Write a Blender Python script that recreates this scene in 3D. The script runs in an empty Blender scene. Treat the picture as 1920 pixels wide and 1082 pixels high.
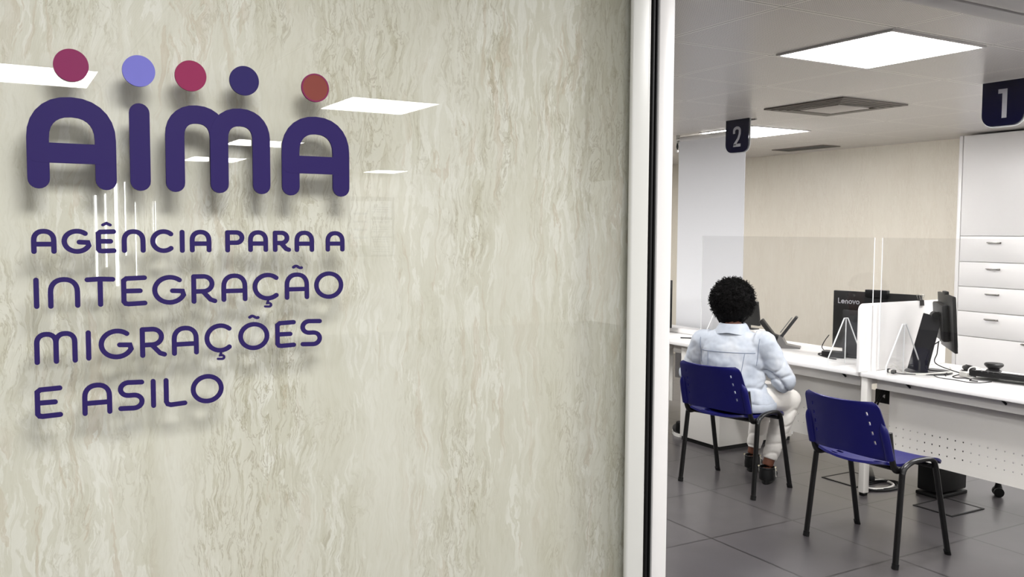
import bpy, bmesh, math, random
from mathutils import Vector, Matrix, noise
from mathutils.bvhtree import BVHTree
R = math.radians
PI = math.pi
random.seed(7)
SC = bpy.context.scene
COL = SC.collection

# ------------------------------------------------------------------ camera, world, exposure
cam_d = bpy.data.cameras.new('camera')
cam_d.sensor_width = 36.0
cam_d.lens = 1688.3 / 1920 * 36.0
cam_d.clip_start = 0.02
cam = bpy.data.objects.new('camera', cam_d)
COL.objects.link(cam)
EYE = Vector((0, 0, 1.55))
YAW, PITCH, ROLL = R(30.1626), R(3.6604), R(0.3195)
fw = Vector((math.sin(YAW) * math.cos(PITCH), math.cos(YAW) * math.cos(PITCH), -math.sin(PITCH)))
rt0 = Vector((math.cos(YAW), -math.sin(YAW), 0))
up0 = rt0.cross(fw)
rt = rt0 * math.cos(ROLL) + up0 * math.sin(ROLL)
up = -rt0 * math.sin(ROLL) + up0 * math.cos(ROLL)
M = Matrix.Identity(4)
for i in range(3):
    M[i][0], M[i][1], M[i][2], M[i][3] = rt[i], up[i], -fw[i], EYE[i]
cam.matrix_world = M
SC.camera = cam

world = bpy.data.worlds.new('world')
SC.world = world
world.use_nodes = True
world.node_tree.nodes['Background'].inputs[0].default_value = (1, 0.97, 0.93, 1)
world.node_tree.nodes['Background'].inputs[1].default_value = 0.45

vs = SC.view_settings
vs.view_transform = 'Standard'
vs.look = 'None'
vs.exposure = 1.6
vs.gamma = 1.0
vs.use_curve_mapping = False
SC.cycles.caustics_reflective = False
SC.cycles.caustics_refractive = False
SC.cycles.sample_clamp_indirect = 4.0
SC.cycles.blur_glossy = 0.5

ZC = 2.40          # ceiling height
LAMP = 12.0        # radiance of the ceiling panels
# panels of the ceiling grid that stand outside the picture: plain lamps at their places
for (lx, ly) in ((1.28, 2.82), (1.28, 5.58), (3.28, 5.58), (5.61, 2.75), (5.61, 8.0), (3.28, 8.0), (6.95, 3.0),
                 (2.3, 0.62), (0.3, 0.15), (-1.7, 0.15), (4.4, 0.5), (-1.7, -2.9)):
    ld = bpy.data.lights.new('ceiling_lamp', 'AREA')
    ld.shape = 'SQUARE'
    ld.size = 0.60
    ld.energy = LAMP * PI * 0.36
    ld.color = (1.0, 0.99, 0.985)
    lo = bpy.data.objects.new('ceiling_lamp', ld)
    lo.location = (lx, ly, ZC - 0.008)
    COL.objects.link(lo)

# ------------------------------------------------------------------ materials
def lin(c):
    o = []
    for v in c:
        v /= 255.0
        o.append(v / 12.92 if v <= 0.04045 else ((v + 0.055) / 1.055) ** 2.4)
    return tuple(o)

class NT:
    def __init__(s, name):
        s.m = bpy.data.materials.new(name)
        s.m.use_nodes = True
        s.t = s.m.node_tree
        s.t.nodes.clear()
        s.out = s.n('ShaderNodeOutputMaterial')
    def n(s, typ, **kw):
        nd = s.t.nodes.new(typ)
        for k, v in kw.items():
            setattr(nd, k, v)
        return nd
    def put(s, sock, v):
        if isinstance(v, bpy.types.NodeSocket):
            s.t.links.new(v, sock)
        elif isinstance(v, (tuple, list)) and len(v) == 3 and sock.type == 'RGBA':
            sock.default_value = (*v, 1)
        else:
            sock.default_value = v
    def math(s, op, a, b=0.0, c=0.0):
        nd = s.n('ShaderNodeMath', operation=op)
        s.put(nd.inputs[0], a); s.put(nd.inputs[1], b); s.put(nd.inputs[2], c)
        return nd.outputs[0]
    def vec(s, x, y, z):
        nd = s.n('ShaderNodeCombineXYZ')
        s.put(nd.inputs[0], x); s.put(nd.inputs[1], y); s.put(nd.inputs[2], z)
        return nd.outputs[0]
    def pos(s):
        g = s.n('ShaderNodeNewGeometry')
        sp = s.n('ShaderNodeSeparateXYZ')
        s.t.links.new(g.outputs['Position'], sp.inputs[0])
        return sp.outputs
    def opos(s):
        g = s.n('ShaderNodeTexCoord')
        return g.outputs['Object']
    def noise(s, v, scale, detail=4, rough=0.55, dist=0.0):
        nd = s.n('ShaderNodeTexNoise')
        s.put(nd.inputs['Vector'], v)
        nd.inputs['Scale'].default_value = scale
        nd.inputs['Detail'].default_value = detail
        nd.inputs['Roughness'].default_value = rough
        nd.inputs['Distortion'].default_value = dist
        return nd.outputs['Fac']
    def ramp(s, f, stops):
        nd = s.n('ShaderNodeValToRGB')
        s.put(nd.inputs[0], f)
        el = nd.color_ramp.elements
        while len(el) < len(stops):
            el.new(0.5)
        for e, (p, c) in zip(el, stops):
            e.position = p
            e.color = (*c, 1) if isinstance(c, tuple) else (c, c, c, 1)
        return nd.outputs[0]
    def mix(s, f, a, b, blend='MIX'):
        nd = s.n('ShaderNodeMix', data_type='RGBA', blend_type=blend)
        s.put(nd.inputs[0], f); s.put(nd.inputs[6], a); s.put(nd.inputs[7], b)
        return nd.outputs[2]
    def bump(s, h, strength, dist):
        nd = s.n('ShaderNodeBump')
        nd.inputs['Strength'].default_value = strength
        nd.inputs['Distance'].default_value = dist
        s.put(nd.inputs['Height'], h)
        return nd.outputs[0]
    def bsdf(s, color, rough=0.5, metal=0.0, spec=0.5, normal=None, **kw):
        nd = s.n('ShaderNodeBsdfPrincipled')
        s.put(nd.inputs['Base Color'], color)
        s.put(nd.inputs['Roughness'], rough)
        s.put(nd.inputs['Metallic'], metal)
        s.put(nd.inputs['Specular IOR Level'], spec)
        if normal is not None:
            s.put(nd.inputs['Normal'], normal)
        for k, v in kw.items():
            s.put(nd.inputs[k.replace('_', ' ')], v)
        s.t.links.new(nd.outputs[0], s.out.inputs[0])
        return s.m

def plain(name, c, rough=0.5, metal=0.0, spec=0.5, var=0.06, scale=40.0, bump=0.0):
    """painted / moulded surface: a faint tone and gloss variation"""
    t = NT(name)
    f = t.noise(t.opos(), scale, 3)
    c = lin(c)
    col = t.mix(f, tuple(v * (1 - var) for v in c), tuple(min(1, v * (1 + var)) for v in c))
    r = t.math('ADD', t.math('MULTIPLY', f, 0.08), rough - 0.04)
    nrm = t.bump(t.noise(t.opos(), scale * 8, 2), bump, 0.002) if bump else None
    return t.bsdf(col, r, metal, spec, nrm)

def emit(name, c, s):
    t = NT(name)
    e = t.n('ShaderNodeEmission')
    t.put(e.inputs[0], c)
    e.inputs[1].default_value = s
    t.t.links.new(e.outputs[0], t.out.inputs[0])
    return t.m

def clear(name, tint=(1, 1, 1), rmin=0.04):
    """thin clear sheet: transparent, mirror part after Schlick"""
    t = NT(name)
    g = t.n('ShaderNodeNewGeometry')
    d = t.n('ShaderNodeVectorMath', operation='DOT_PRODUCT')
    t.t.links.new(g.outputs['Normal'], d.inputs[0])
    t.t.links.new(g.outputs['Incoming'], d.inputs[1])
    c = t.math('ABSOLUTE', d.outputs['Value'])
    p = t.math('POWER', t.math('SUBTRACT', 1.0, c), 5.0)
    f = t.math('ADD', t.math('MULTIPLY', p, 1 - rmin), rmin)
    tr = t.n('ShaderNodeBsdfTransparent')
    t.put(tr.inputs[0], tint)
    gl = t.n('ShaderNodeBsdfGlossy')
    gl.inputs['Roughness'].default_value = 0.0
    mx = t.n('ShaderNodeMixShader')
    t.t.links.new(f, mx.inputs[0])
    t.t.links.new(tr.outputs[0], mx.inputs[1])
    t.t.links.new(gl.outputs[0], mx.inputs[2])
    t.t.links.new(mx.outputs[0], t.out.inputs[0])
    return t.m

def marble(name, tone, rough=0.45):
    """marbled sheet: pale and olive flecks of many sizes drawn out upright, with thin swirling veins"""
    t = NT(name)
    x, y, z = t.pos()
    u = t.math('ADD', x, y)
    w1 = t.noise(t.vec(u, 0.0, z), 6.0, 3)
    w2 = t.noise(t.vec(u, 3.7, t.math('MULTIPLY', z, 0.7)), 26.0, 4)
    uu = t.math('ADD', u, t.math('ADD', t.math('MULTIPLY', w1, 0.05), t.math('MULTIPLY', w2, 0.022)))
    def layer(sx, sz, seed, det, rg, dist, stops):
        v = t.vec(t.math('MULTIPLY', uu, sx), seed, t.math('MULTIPLY', t.math('ADD', z, t.math('MULTIPLY', w2, 0.05)), sz))
        return t.ramp(t.noise(v, 1.0, det, rg, dist), stops)
    base, cream, olive, tan, vein = [lin(q) for q in tone]
    col = t.mix(layer(9.0, 1.6, 0.0, 5, 0.6, 0.5, [(0.38, 0.0), (0.62, 1.0)]), base, tuple(a * 0.5 + b * 0.5 for a, b in zip(base, cream)))
    patch = layer(7.0, 2.2, 21.0, 4, 0.6, 0.8, [(0.44, 0.08), (0.60, 1.0)])
    patch2 = layer(5.0, 1.8, 33.0, 4, 0.6, 0.8, [(0.45, 0.05), (0.62, 1.0)])
    f1 = layer(46.0, 7.0, 5.0, 7, 0.62, 1.4, [(0.51, 0.0), (0.522, 0.95), (0.60, 0.85), (0.68, 0.3)])
    col = t.mix(t.math('MULTIPLY', f1, patch), col, cream)
    f2 = layer(58.0, 8.0, 11.0, 7, 0.62, 1.6, [(0.54, 0.0), (0.553, 0.75), (0.62, 0.45)])
    col = t.mix(t.math('MULTIPLY', f2, patch2), col, olive)
    f3 = layer(24.0, 3.2, 17.0, 7, 0.6, 1.8, [(0.57, 0.0), (0.58, 0.95), (0.64, 0.6)])
    col = t.mix(t.math('MULTIPLY', t.math('MULTIPLY', f3, patch), 0.55), col, tan)
    f4 = layer(30.0, 6.0, 27.0, 6, 0.6, 2.4, [(0.478, 0.0), (0.494, 1.0), (0.506, 1.0), (0.522, 0.0)])
    col = t.mix(t.math('MULTIPLY', t.math('MULTIPLY', f4, patch2), 0.55), col, vein)
    f5 = layer(110.0, 16.0, 41.0, 5, 0.65, 1.2, [(0.40, 0.7), (0.46, 0.0), (0.56, 0.0), (0.62, 0.6)])
    col = t.mix(t.math('MULTIPLY', f5, 0.2), col, olive)
    return t.bsdf(col, rough, 0.0, 0.3)

def floor_mat():
    t = NT('grey floor tile')
    x, y, z = t.pos()
    ux = t.math('DIVIDE', t.math('SUBTRACT', x, 3.13), 0.58)
    uy = t.math('DIVIDE', t.math('SUBTRACT', y, 2.715), 0.645)
    fx = t.math('ABSOLUTE', t.math('SUBTRACT', t.math('FRACT', t.math('ADD', ux, 100.5)), 0.5))
    fy = t.math('ABSOLUTE', t.math('SUBTRACT', t.math('FRACT', t.math('ADD', uy, 100.5)), 0.5))
    j = t.math('MAXIMUM', t.math('LESS_THAN', fx, 0.010), t.math('LESS_THAN', fy, 0.009))
    wn = t.n('ShaderNodeTexWhiteNoise', noise_dimensions='2D')
    t.t.links.new(t.vec(t.math('FLOOR', t.math('ADD', ux, 0.0)), t.math('FLOOR', uy), 0.0), wn.inputs['Vector'])
    f = t.noise(t.vec(x, y, 0.0), 6.0, 6, 0.6)
    col = t.mix(f, lin((66, 63, 64)), lin((84, 81, 82)))
    col = t.mix(t.math('MULTIPLY', wn.outputs[0], 0.25), col, lin((72, 68, 72)))
    col = t.mix(t.math('MULTIPLY', j, 0.85), col, lin((28, 26, 26)))
    return t.bsdf(col, 0.285, 0.0, 0.5)

def ceiling_mat():
    t = NT('perforated ceiling tile')
    x, y, z = t.pos()
    ux = t.math('DIVIDE', t.math('SUBTRACT', x, 3.28), 0.6655)
    uy = t.math('DIVIDE', t.math('SUBTRACT', y, 2.482), 0.694)
    fx = t.math('ABSOLUTE', t.math('SUBTRACT', t.math('FRACT', t.math('ADD', ux, 100.5)), 0.5))
    fy = t.math('ABSOLUTE', t.math('SUBTRACT', t.math('FRACT', t.math('ADD', uy, 100.5)), 0.5))
    seam = t.math('MAXIMUM', t.math('LESS_THAN', fx, 0.006), t.math('LESS_THAN', fy, 0.006))
    lip = t.math('MAXIMUM', t.math('LESS_THAN', fx, 0.022), t.math('LESS_THAN', fy, 0.022))
    p = 0.0095
    hx = t.math('SUBTRACT', t.math('FRACT', t.math('DIVIDE', t.math('ADD', x, 50.0), p)), 0.5)
    hy = t.math('SUBTRACT', t.math('FRACT', t.math('DIVIDE', t.math('ADD', y, 50.0), p)), 0.5)
    d = t.math('SQRT', t.math('ADD', t.math('MULTIPLY', hx, hx), t.math('MULTIPLY', hy, hy)))
    hole = t.math('MULTIPLY', t.math('LESS_THAN', d, 0.26), t.math('SUBTRACT', 1.0, lip))
    col = t.mix(hole, lin((228, 223, 218)), lin((112, 108, 104)))
    col = t.mix(t.math('MULTIPLY', lip, 0.9), col, lin((246, 242, 236)))
    col = t.mix(t.math('MULTIPLY', seam, 0.8), col, lin((110, 104, 98)))
    return t.bsdf(col, 0.285, 0.0, 0.5)

def denim():
    t = NT('pale blue denim')
    o = t.opos()
    f = t.noise(o, 7.0, 4)
    wv = t.noise(o, 400.0, 2)
    col = t.ramp(f, [(0.35, lin((166, 174, 187))), (0.5, lin((182, 189, 200))), (0.65, lin((198, 202, 208)))])
    col = t.mix(t.math('MULTIPLY', wv, 0.18), col, lin((235, 238, 240)))
    return t.bsdf(col, 0.85, 0.0, 0.2, t.bump(wv, 0.15, 0.001))

M_ = {}
M_['marble'] = marble('marbled wall sheet', [(211, 208, 192), (229, 227, 217), (188, 183, 160), (194, 178, 154), (158, 148, 122)], 0.5)
M_['backwall'] = marble('beige marbled sheet', [(226, 219, 204), (231, 225, 211), (220, 212, 196), (222, 212, 196), (212, 203, 187)], 0.35)
M_['floor'] = floor_mat()
M_['ceiling'] = ceiling_mat()
M_['white'] = plain('white lacquer', (240, 238, 236), 0.35, var=0.01)
M_['white_wall'] = plain('white wall paint', (232, 230, 224), 0.7, var=0.02)
M_['white_alu'] = plain('white powder coated aluminium', (228, 226, 224), 0.34, var=0.01)
M_['post_alu'] = plain('pale grey aluminium', (206, 206, 201), 0.35, var=0.01)
M_['white_metal'] = plain('white steel', (226, 223, 217), 0.45, var=0.015)
M_['blind'] = plain('white blind cloth', (244, 245, 248), 0.8, var=0.01)
M_['black'] = plain('black rubber', (7, 7, 8), 0.55, spec=0.3)
M_['black_gloss'] = plain('black gloss plastic', (16, 16, 18), 0.2)
M_['black_plastic'] = plain('black plastic', (8, 8, 9), 0.42, spec=0.35, bump=0.05)
M_['dark_grey'] = plain('dark grey plastic', (34, 34, 36), 0.4)
M_['grey'] = plain('grey plastic', (120, 118, 116), 0.35)
M_['chrome'] = plain('brushed steel', (190, 188, 184), 0.22, metal=1.0, var=0.03)
M_['chair_steel'] = plain('black enamelled steel', (5, 5, 6), 0.35)
M_['blue'] = plain('navy blue plastic', (11, 11, 92), 0.40, var=0.05, spec=0.45, bump=0.06)
M_['navy'] = plain('navy acrylic', (6, 6, 44), 0.06, var=0.02)
M_['silver'] = plain('silver grey film', (176, 176, 182), 0.4)
M_['purple'] = plain('purple film', (37, 24, 84), 0.6, var=0.03, spec=0.2)
M_['plum'] = plain('plum film', (122, 36, 80), 0.6, var=0.03, spec=0.2)
M_['lilac'] = plain('lilac film', (108, 107, 184), 0.6, var=0.03, spec=0.2)
M_['crimson'] = plain('crimson film', (132, 35, 76), 0.6, var=0.03, spec=0.2)
M_['indigo'] = plain('indigo film', (36, 26, 86), 0.6, var=0.03, spec=0.2)
M_['russet'] = plain('russet film', (122, 60, 52), 0.6, var=0.03, spec=0.2)
M_['glass'] = clear('clear glass', (0.985, 0.99, 0.985), 0.045)
M_['acrylic'] = clear('clear acrylic', (0.97, 0.97, 0.97), 0.045)
M_['edge'] = plain('polished acrylic edge', (240, 242, 242), 0.2)
M_['lamp'] = emit('lamp diffuser', (1.0, 0.99, 0.985), LAMP)
M_['day'] = emit('daylight behind window', (0.95, 0.98, 1.0), 9.0)
M_['louvre'] = plain('grey louvre', (112, 106, 98), 0.5)
M_['vent_core'] = plain('pale vent plate', (196, 190, 182), 0.5)
M_['skin'] = plain('brown skin', (104, 62, 44), 0.5, var=0.08)
M_['eye_white'] = plain('eye white', (220, 214, 208), 0.2)
M_['lip'] = plain('lip', (112, 56, 52), 0.45)
M_['hair'] = plain('black hair', (8, 7, 7), 0.75, var=0.1, spec=0.15)
M_['denim'] = denim()
M_['stitch'] = plain('denim seam', (134, 143, 160), 0.9)
M_['trouser'] = plain('white cotton', (228, 224, 218), 0.8, var=0.03, bump=0.1)
M_['paper'] = plain('white paper', (232, 234, 236), 0.7)
M_['ink'] = plain('printed ink', (130, 140, 160), 0.7)
M_['pearl'] = plain('pearl bead', (226, 214, 180), 0.25)
M_['white_cable'] = plain('white cable sheath', (228, 226, 220), 0.4)

# ------------------------------------------------------------------ mesh helpers
class B:
    def __init__(s):
        s.bm = bmesh.new()
    def box(s, c, d, bev=0.0, seg=2, rot=None):
        r = bmesh.ops.create_cube(s.bm, size=1.0)
        vs_ = r['verts']
        bmesh.ops.scale(s.bm, vec=Vector(d), verts=vs_)
        if bev > 0:
            ed = list({e for v in vs_ for e in v.link_edges})
            g = bmesh.ops.bevel(s.bm, geom=ed, offset=bev, segments=seg, profile=0.5, affect='EDGES')
            vs_ = list({v for f in g['faces'] for v in f.verts} | {v for v in vs_ if v.is_valid})
        if rot is not None:
            bmesh.ops.rotate(s.bm, cent=(0, 0, 0), matrix=rot, verts=vs_)
        bmesh.ops.translate(s.bm, vec=Vector(c), verts=vs_)
        return s
    def b2(s, a, b, bev=0.0, seg=2):
        a, b = Vector(a), Vector(b)
        return s.box((a + b) / 2, (abs(b.x - a.x), abs(b.y - a.y), abs(b.z - a.z)), bev, seg)
    def rings(s, rings, close=True, caps=True):
        vr = [[s.bm.verts.new(p) for p in r] for r in rings]
        n = len(vr[0])
        for a, b in zip(vr, vr[1:]):
            for i in range(n if close else n - 1):
                j = (i + 1) % n
                s.bm.faces.new((a[i], a[j], b[j], b[i]))
        if caps:
            s.bm.faces.new(list(reversed(vr[0])))
            s.bm.faces.new(vr[-1])
        return s
    def tube(s, pts, rad, seg=10, flat=1.0, ref=None):
        pts = [Vector(p) for p in pts]
        rad = rad if isinstance(rad, (list, tuple)) else [rad] * len(pts)
        rr = []
        nrm = None
        for i, p in enumerate(pts):
            t = (pts[min(i + 1, len(pts) - 1)] - pts[max(i - 1, 0)])
            if t.length < 1e-9:
                t = Vector((0, 0, 1))
            t.normalize()
            if nrm is None:
                a = Vector(ref) if ref is not None else (Vector((0, 0, 1)) if abs(t.z) < 0.9 else Vector((1, 0, 0)))
                nrm = (a - t * a.dot(t)).normalized()
            else:
                nrm = (nrm - t * nrm.dot(t)).normalized()
            bi = t.cross(nrm)
            rr.append([p + (nrm * math.cos(2 * PI * k / seg) + bi * math.sin(2 * PI * k / seg) * flat) * rad[i] for k in range(seg)])
        return s.rings(rr)
    def ball(s, c, r, sub=2, sc=(1, 1, 1)):
        g = bmesh.ops.create_icosphere(s.bm, subdivisions=sub, radius=r)
        bmesh.ops.scale(s.bm, vec=Vector(sc), verts=g['verts'])
        bmesh.ops.translate(s.bm, vec=Vector(c), verts=g['verts'])
        return s
    def lathe(s, c, prof, seg=24):
        c = Vector(c)
        return s.rings([[c + Vector((max(r, 1e-4) * math.cos(2 * PI * k / seg), max(r, 1e-4) * math.sin(2 * PI * k / seg), z)) for k in range(seg)] for r, z in prof])
    def prism(s, poly, org, ex, ey, thick):
        """polygon in the plane (ex, ey) pushed along ex x ey by thick"""
        org, ex, ey = Vector(org), Vector(ex), Vector(ey)
        n = ex.cross(ey).normalized() * thick
        a = [org + ex * p[0] + ey * p[1] for p in poly]
        return s.rings([a, [p + n for p in a]])
    def stroke(s, path, w, org, ex, ey, thick, cap=True, closed=False):
        """rounded stroke of width w along a 2D path, pushed along ex x ey"""
        org, ex, ey = Vector(org), Vector(ex), Vector(ey)
        n = ex.cross(ey).normalized() * thick
        P = [Vector(p) for p in path]
        L, Rr = [], []
        m = len(P)
        for i, p in enumerate(P):
            if closed:
                a, b = P[i - 1], P[(i + 1) % m]
                d1, d2 = (p - a).normalized(), (b - p).normalized()
            else:
                d1 = (p - P[i - 1]).normalized() if i else (P[1] - p).normalized()
                d2 = (P[i + 1] - p).normalized() if i < m - 1 else d1
            t = (d1 + d2)
            t = t.normalized() if t.length > 1e-6 else d1
            q = Vector((-t.y, t.x))
            sc = 1 / max(0.5, q.dot(Vector((-d1.y, d1.x))))
            L.append(p + q * w / 2 * sc)
            Rr.append(p - q * w / 2 * sc)
        if closed:
            to = lambda v: org + ex * v.x + ey * v.y
            fa = [s.bm.verts.new(to(v)) for v in L]; fb = [s.bm.verts.new(to(v)) for v in Rr]
            ga = [s.bm.verts.new(to(v) + n) for v in L]; gb = [s.bm.verts.new(to(v) + n) for v in Rr]
            for i in range(m):
                j = (i + 1) % m
                s.bm.faces.new((fa[i], fa[j], fb[j], fb[i])); s.bm.faces.new((gb[i], gb[j], ga[j], ga[i]))
                s.bm.faces.new((ga[i], ga[j], fa[j], fa[i])); s.bm.faces.new((fb[i], fb[j], gb[j], gb[i]))
            return s
        out = list(Rr)
        if cap:
            d = (P[-1] - P[-2]).normalized(); a0 = math.atan2(d.y, d.x) - PI / 2
            out += [P[-1] + Vector((math.cos(a0 + PI * k / 10), math.sin(a0 + PI * k / 10))) * w / 2 for k in range(1, 10)]
        out += list(reversed(L))
        if cap:
            d = (P[0] - P[1]).normalized(); a0 = math.atan2(d.y, d.x) - PI / 2
            out += [P[0] + Vector((math.cos(a0 + PI * k / 10), math.sin(a0 + PI * k / 10))) * w / 2 for k in range(1, 10)]
        return s.prism([(v.x, v.y) for v in out], org, ex, ey, thick)

def curve(pts, n=8):
    """Catmull-Rom through the points"""
    P = [Vector(p) for p in pts]
    P = [P[0] * 2 - P[1]] + P + [P[-1] * 2 - P[-2]]
    o = []
    for i in range(1, len(P) - 2):
        a, b, c, d = P[i - 1:i + 3]
        for k in range(n):
            t = k / n
            o.append(0.5 * ((2 * b) + (c - a) * t + (2 * a - 5 * b + 4 * c - d) * t * t + (3 * b - a - 3 * c + d) * t ** 3))
    o.append(P[-2])
    return o

def grid_sheet(b, xs, ys, fn, skip=None):
    vv = [[b.bm.verts.new(fn(x, y)) for y in ys] for x in xs]
    for i in range(len(xs) - 1):
        for j in range(len(ys) - 1):
            if skip and skip(i, j):
                continue
            b.bm.faces.new((vv[i][j], vv[i + 1][j], vv[i + 1][j + 1], vv[i][j + 1]))
    return b

def modified(b, mods):
    """run modifiers over the mesh and hand it back as a B"""
    me = bpy.data.meshes.new('tmp')
    bmesh.ops.recalc_face_normals(b.bm, faces=b.bm.faces)
    b.bm.to_mesh(me)
    b.bm.free()
    o = bpy.data.objects.new('tmp', me)
    COL.objects.link(o)
    for typ, kw in mods:
        md = o.modifiers.new('m', typ)
        for k, v in kw.items():
            setattr(md, k, v)
    dg = bpy.context.evaluated_depsgraph_get()
    m2 = bpy.data.meshes.new_from_object(o.evaluated_get(dg))
    r = B()
    r.bm.from_mesh(m2)
    bpy.data.objects.remove(o)
    bpy.data.meshes.remove(me)
    bpy.data.meshes.remove(m2)
    return r

def root_of(o):
    while o.parent:
        o = o.parent
    return o

def mesh_obj(name, b, mat, loc=(0, 0, 0), rz=0.0, smooth=35, recalc=True):
    if recalc:
        bmesh.ops.recalc_face_normals(b.bm, faces=b.bm.faces)
    me = bpy.data.meshes.new(name)
    b.bm.to_mesh(me)
    b.bm.free()
    me.materials.append(M_[mat] if isinstance(mat, str) else mat)
    for p in me.polygons:
        p.use_smooth = True
    me.set_sharp_from_angle(angle=R(smooth))
    o = bpy.data.objects.new(name, me)
    COL.objects.link(o)
    return o

def tag(o, label=None, cat=None, group=None, kind=None):
    if label: o['label'] = label
    if cat: o['category'] = cat
    if group: o['group'] = group
    if kind: o['kind'] = kind
    return o

def thing(name, label, cat, loc=(0, 0, 0), rz=0.0, group=None):
    o = bpy.data.objects.new(name, None)
    o.empty_display_size = 0.05
    COL.objects.link(o)
    o.location = loc
    o.rotation_euler = (0, 0, rz)
    return tag(o, label, cat, group)

def part(name, b, mat, parent, world=False, smooth=35, recalc=True):
    """a part; its mesh is given in the thing's own space, or in the room's (world=True)"""
    if world:
        r = root_of(parent)
        Mi = (Matrix.Translation(r.location) @ Matrix.Rotation(r.rotation_euler.z, 4, 'Z')).inverted()
        bmesh.ops.transform(b.bm, matrix=Mi, verts=b.bm.verts)
    o = mesh_obj(name, b, mat, smooth=smooth, recalc=recalc)
    o.parent = parent
    return o

def whole(name, b, mat, label, cat, loc, group=None, smooth=35, recalc=True):
    """a thing that is one mesh, given in the room's space, its origin at loc"""
    bmesh.ops.translate(b.bm, vec=-Vector(loc), verts=b.bm.verts)
    o = mesh_obj(name, b, mat, smooth=smooth, recalc=recalc)
    o.location = loc
    return tag(o, label, cat, group)

def struct(name, b, mat, smooth=35):
    return tag(mesh_obj(name, b, mat, smooth=smooth), kind='structure')

def dup(r, loc, rz, label):
    c = r.copy(); COL.objects.link(c)
    c.location = loc; c.rotation_euler = (0, 0, rz); c['label'] = label
    for ch in list(r.children):
        d = ch.copy(); COL.objects.link(d); d.parent = c
        for g in ch.children:
            e = g.copy(); COL.objects.link(e); e.parent = d
    return c

# ------------------------------------------------------------------ the setting
D = 1.45
struct('floor', B().b2((-4, -10, -0.12), (9, 9.6, 0)), 'floor')
struct('ceiling', B().b2((-4, -10, ZC), (9, 9.6, ZC + 0.12)), 'ceiling')
struct('wall_left', B().b2((-4, 1.51, 0), (1.175, 1.62, ZC)), 'marble')               # marbled wall behind the sign
struct('wall_back', B().b2((7.55, 1.6, 0), (7.67, 9.6, ZC)), 'backwall')
struct('wall_far', B().b2((-4, 9.48, 0), (7.55, 9.6, ZC)), 'white_wall')
struct('wall_side', B().b2((-4, 1.62, 0), (-3.88, 9.48, ZC)), 'white_wall')
struct('wall_corridor', B().b2((-4, -10, 0), (9, -9.9, ZC)), 'white_wall')
struct('wall_corridor_side', B().b2((-4, -9.9, 0), (-3.9, 1.45, ZC)), 'white_wall')
# the glass in front of the marbled wall
struct('window_1', B().b2((-3.9, D + 0.005, 0.02), (1.150, D + 0.012, ZC - 0.01)), 'glass')
# post, gasket and frame at the end of the glass
b = B()
b.b2((1.112, D - 0.009, 0), (1.154, D + 0.004, ZC), 0.004, 3)
b.b2((1.152, D - 0.003, 0), (1.161, D + 0.004, ZC), 0.003, 2)
struct('trim_1', b, 'post_alu')
b = B()
b.b2((1.160, D + 0.008, 0), (1.1885, D + 0.085, ZC))
b.b2((1.165, D - 0.004, 0), (1.170, D + 0.02, ZC), 0.001)
b.b2((1.176, D - 0.002, 0), (1.180, D + 0.02, ZC), 0.001)
struct('trim_2', b, 'black')
struct('trim_3', B().b2((1.1875, D + 0.003, 0), (1.2275, D + 0.075, 2.14), 0.003, 2), 'white_alu')
# head of the opening: two rails with a dark track between
struct('trim_4', B().b2((1.2, D + 0.005, 2.14), (8.9, D + 0.075, 2.32), 0.003, 2), 'white')
struct('trim_5', B().b2((1.2, D - 0.012, 2.155), (8.9, D + 0.008, 2.32)), 'black')
struct('trim_6', B().b2((1.2, D - 0.10, 2.14), (8.9, D - 0.010, 2.32), 0.003, 2), 'white')
struct('wall_front', B().b2((1.2, D - 0.08, 2.32), (8.9, D + 0.06, ZC)), 'white_wall')
# far end of the corridor, seen only in the glass: a window with upright slats, and a notice
b = B(); s = B()
x0 = 1.22
for i, (w_, z0_, z1_) in enumerate(((0.022, 0.9, 1.98), (0.018, 1.05, 2.0), (0.036, 0.8, 2.14), (0.016, 1.2, 2.16), (0.020, 0.9, 1.90), (0.016, 1.3, 1.86), (0.030, 1.35, 1.92))):
    xx = x0 - 0.02 + i * 0.118
    b.b2((xx, -9.89, z0_), (xx + w_, -9.885, z1_))
struct('window_2', b, 'day')
for i in range(7):
    s.b2((x0 - 0.06 + i * 0.125, -9.89, 0.9), (x0 - 0.045 + i * 0.125, -9.84, 2.2))
o = struct('window_frame', s, 'white_alu')
o.name = 'window_3'
t = thing('notice_board', 'pale notice sheets on the corridor wall, mirrored in the sign glass', 'notice', (4.95, -9.88, 1.4))
part('board', B().b2((4.62, -9.895, 1.15), (5.36, -9.885, 2.05), 0.004), 'grey', t, True)
for i, (px_, pz_) in enumerate(((4.66, 1.32), (4.98, 1.74), (4.98, 1.46), (4.98, 1.18))):
    b = B()
    b.b2((px_, -9.884, pz_), (px_ + (0.30 if i == 0 else 0.34), -9.882, pz_ + (0.66 if i == 0 else 0.25)))
    part('sheet', b, 'paper', t, True)
b = B()
for i in range(5):
    for k in range(3):
        b.b2((5.0, -9.8815, 1.22 + i * 0.15 + k * 0.035), (5.28, -9.881, 1.232 + i * 0.15 + k * 0.035))
for k in range(4):
    b.b2((4.70, -9.8815, 1.42 + k * 0.12), (4.92, -9.881, 1.45 + k * 0.12))
part('print', b, 'ink', t, True)

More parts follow.
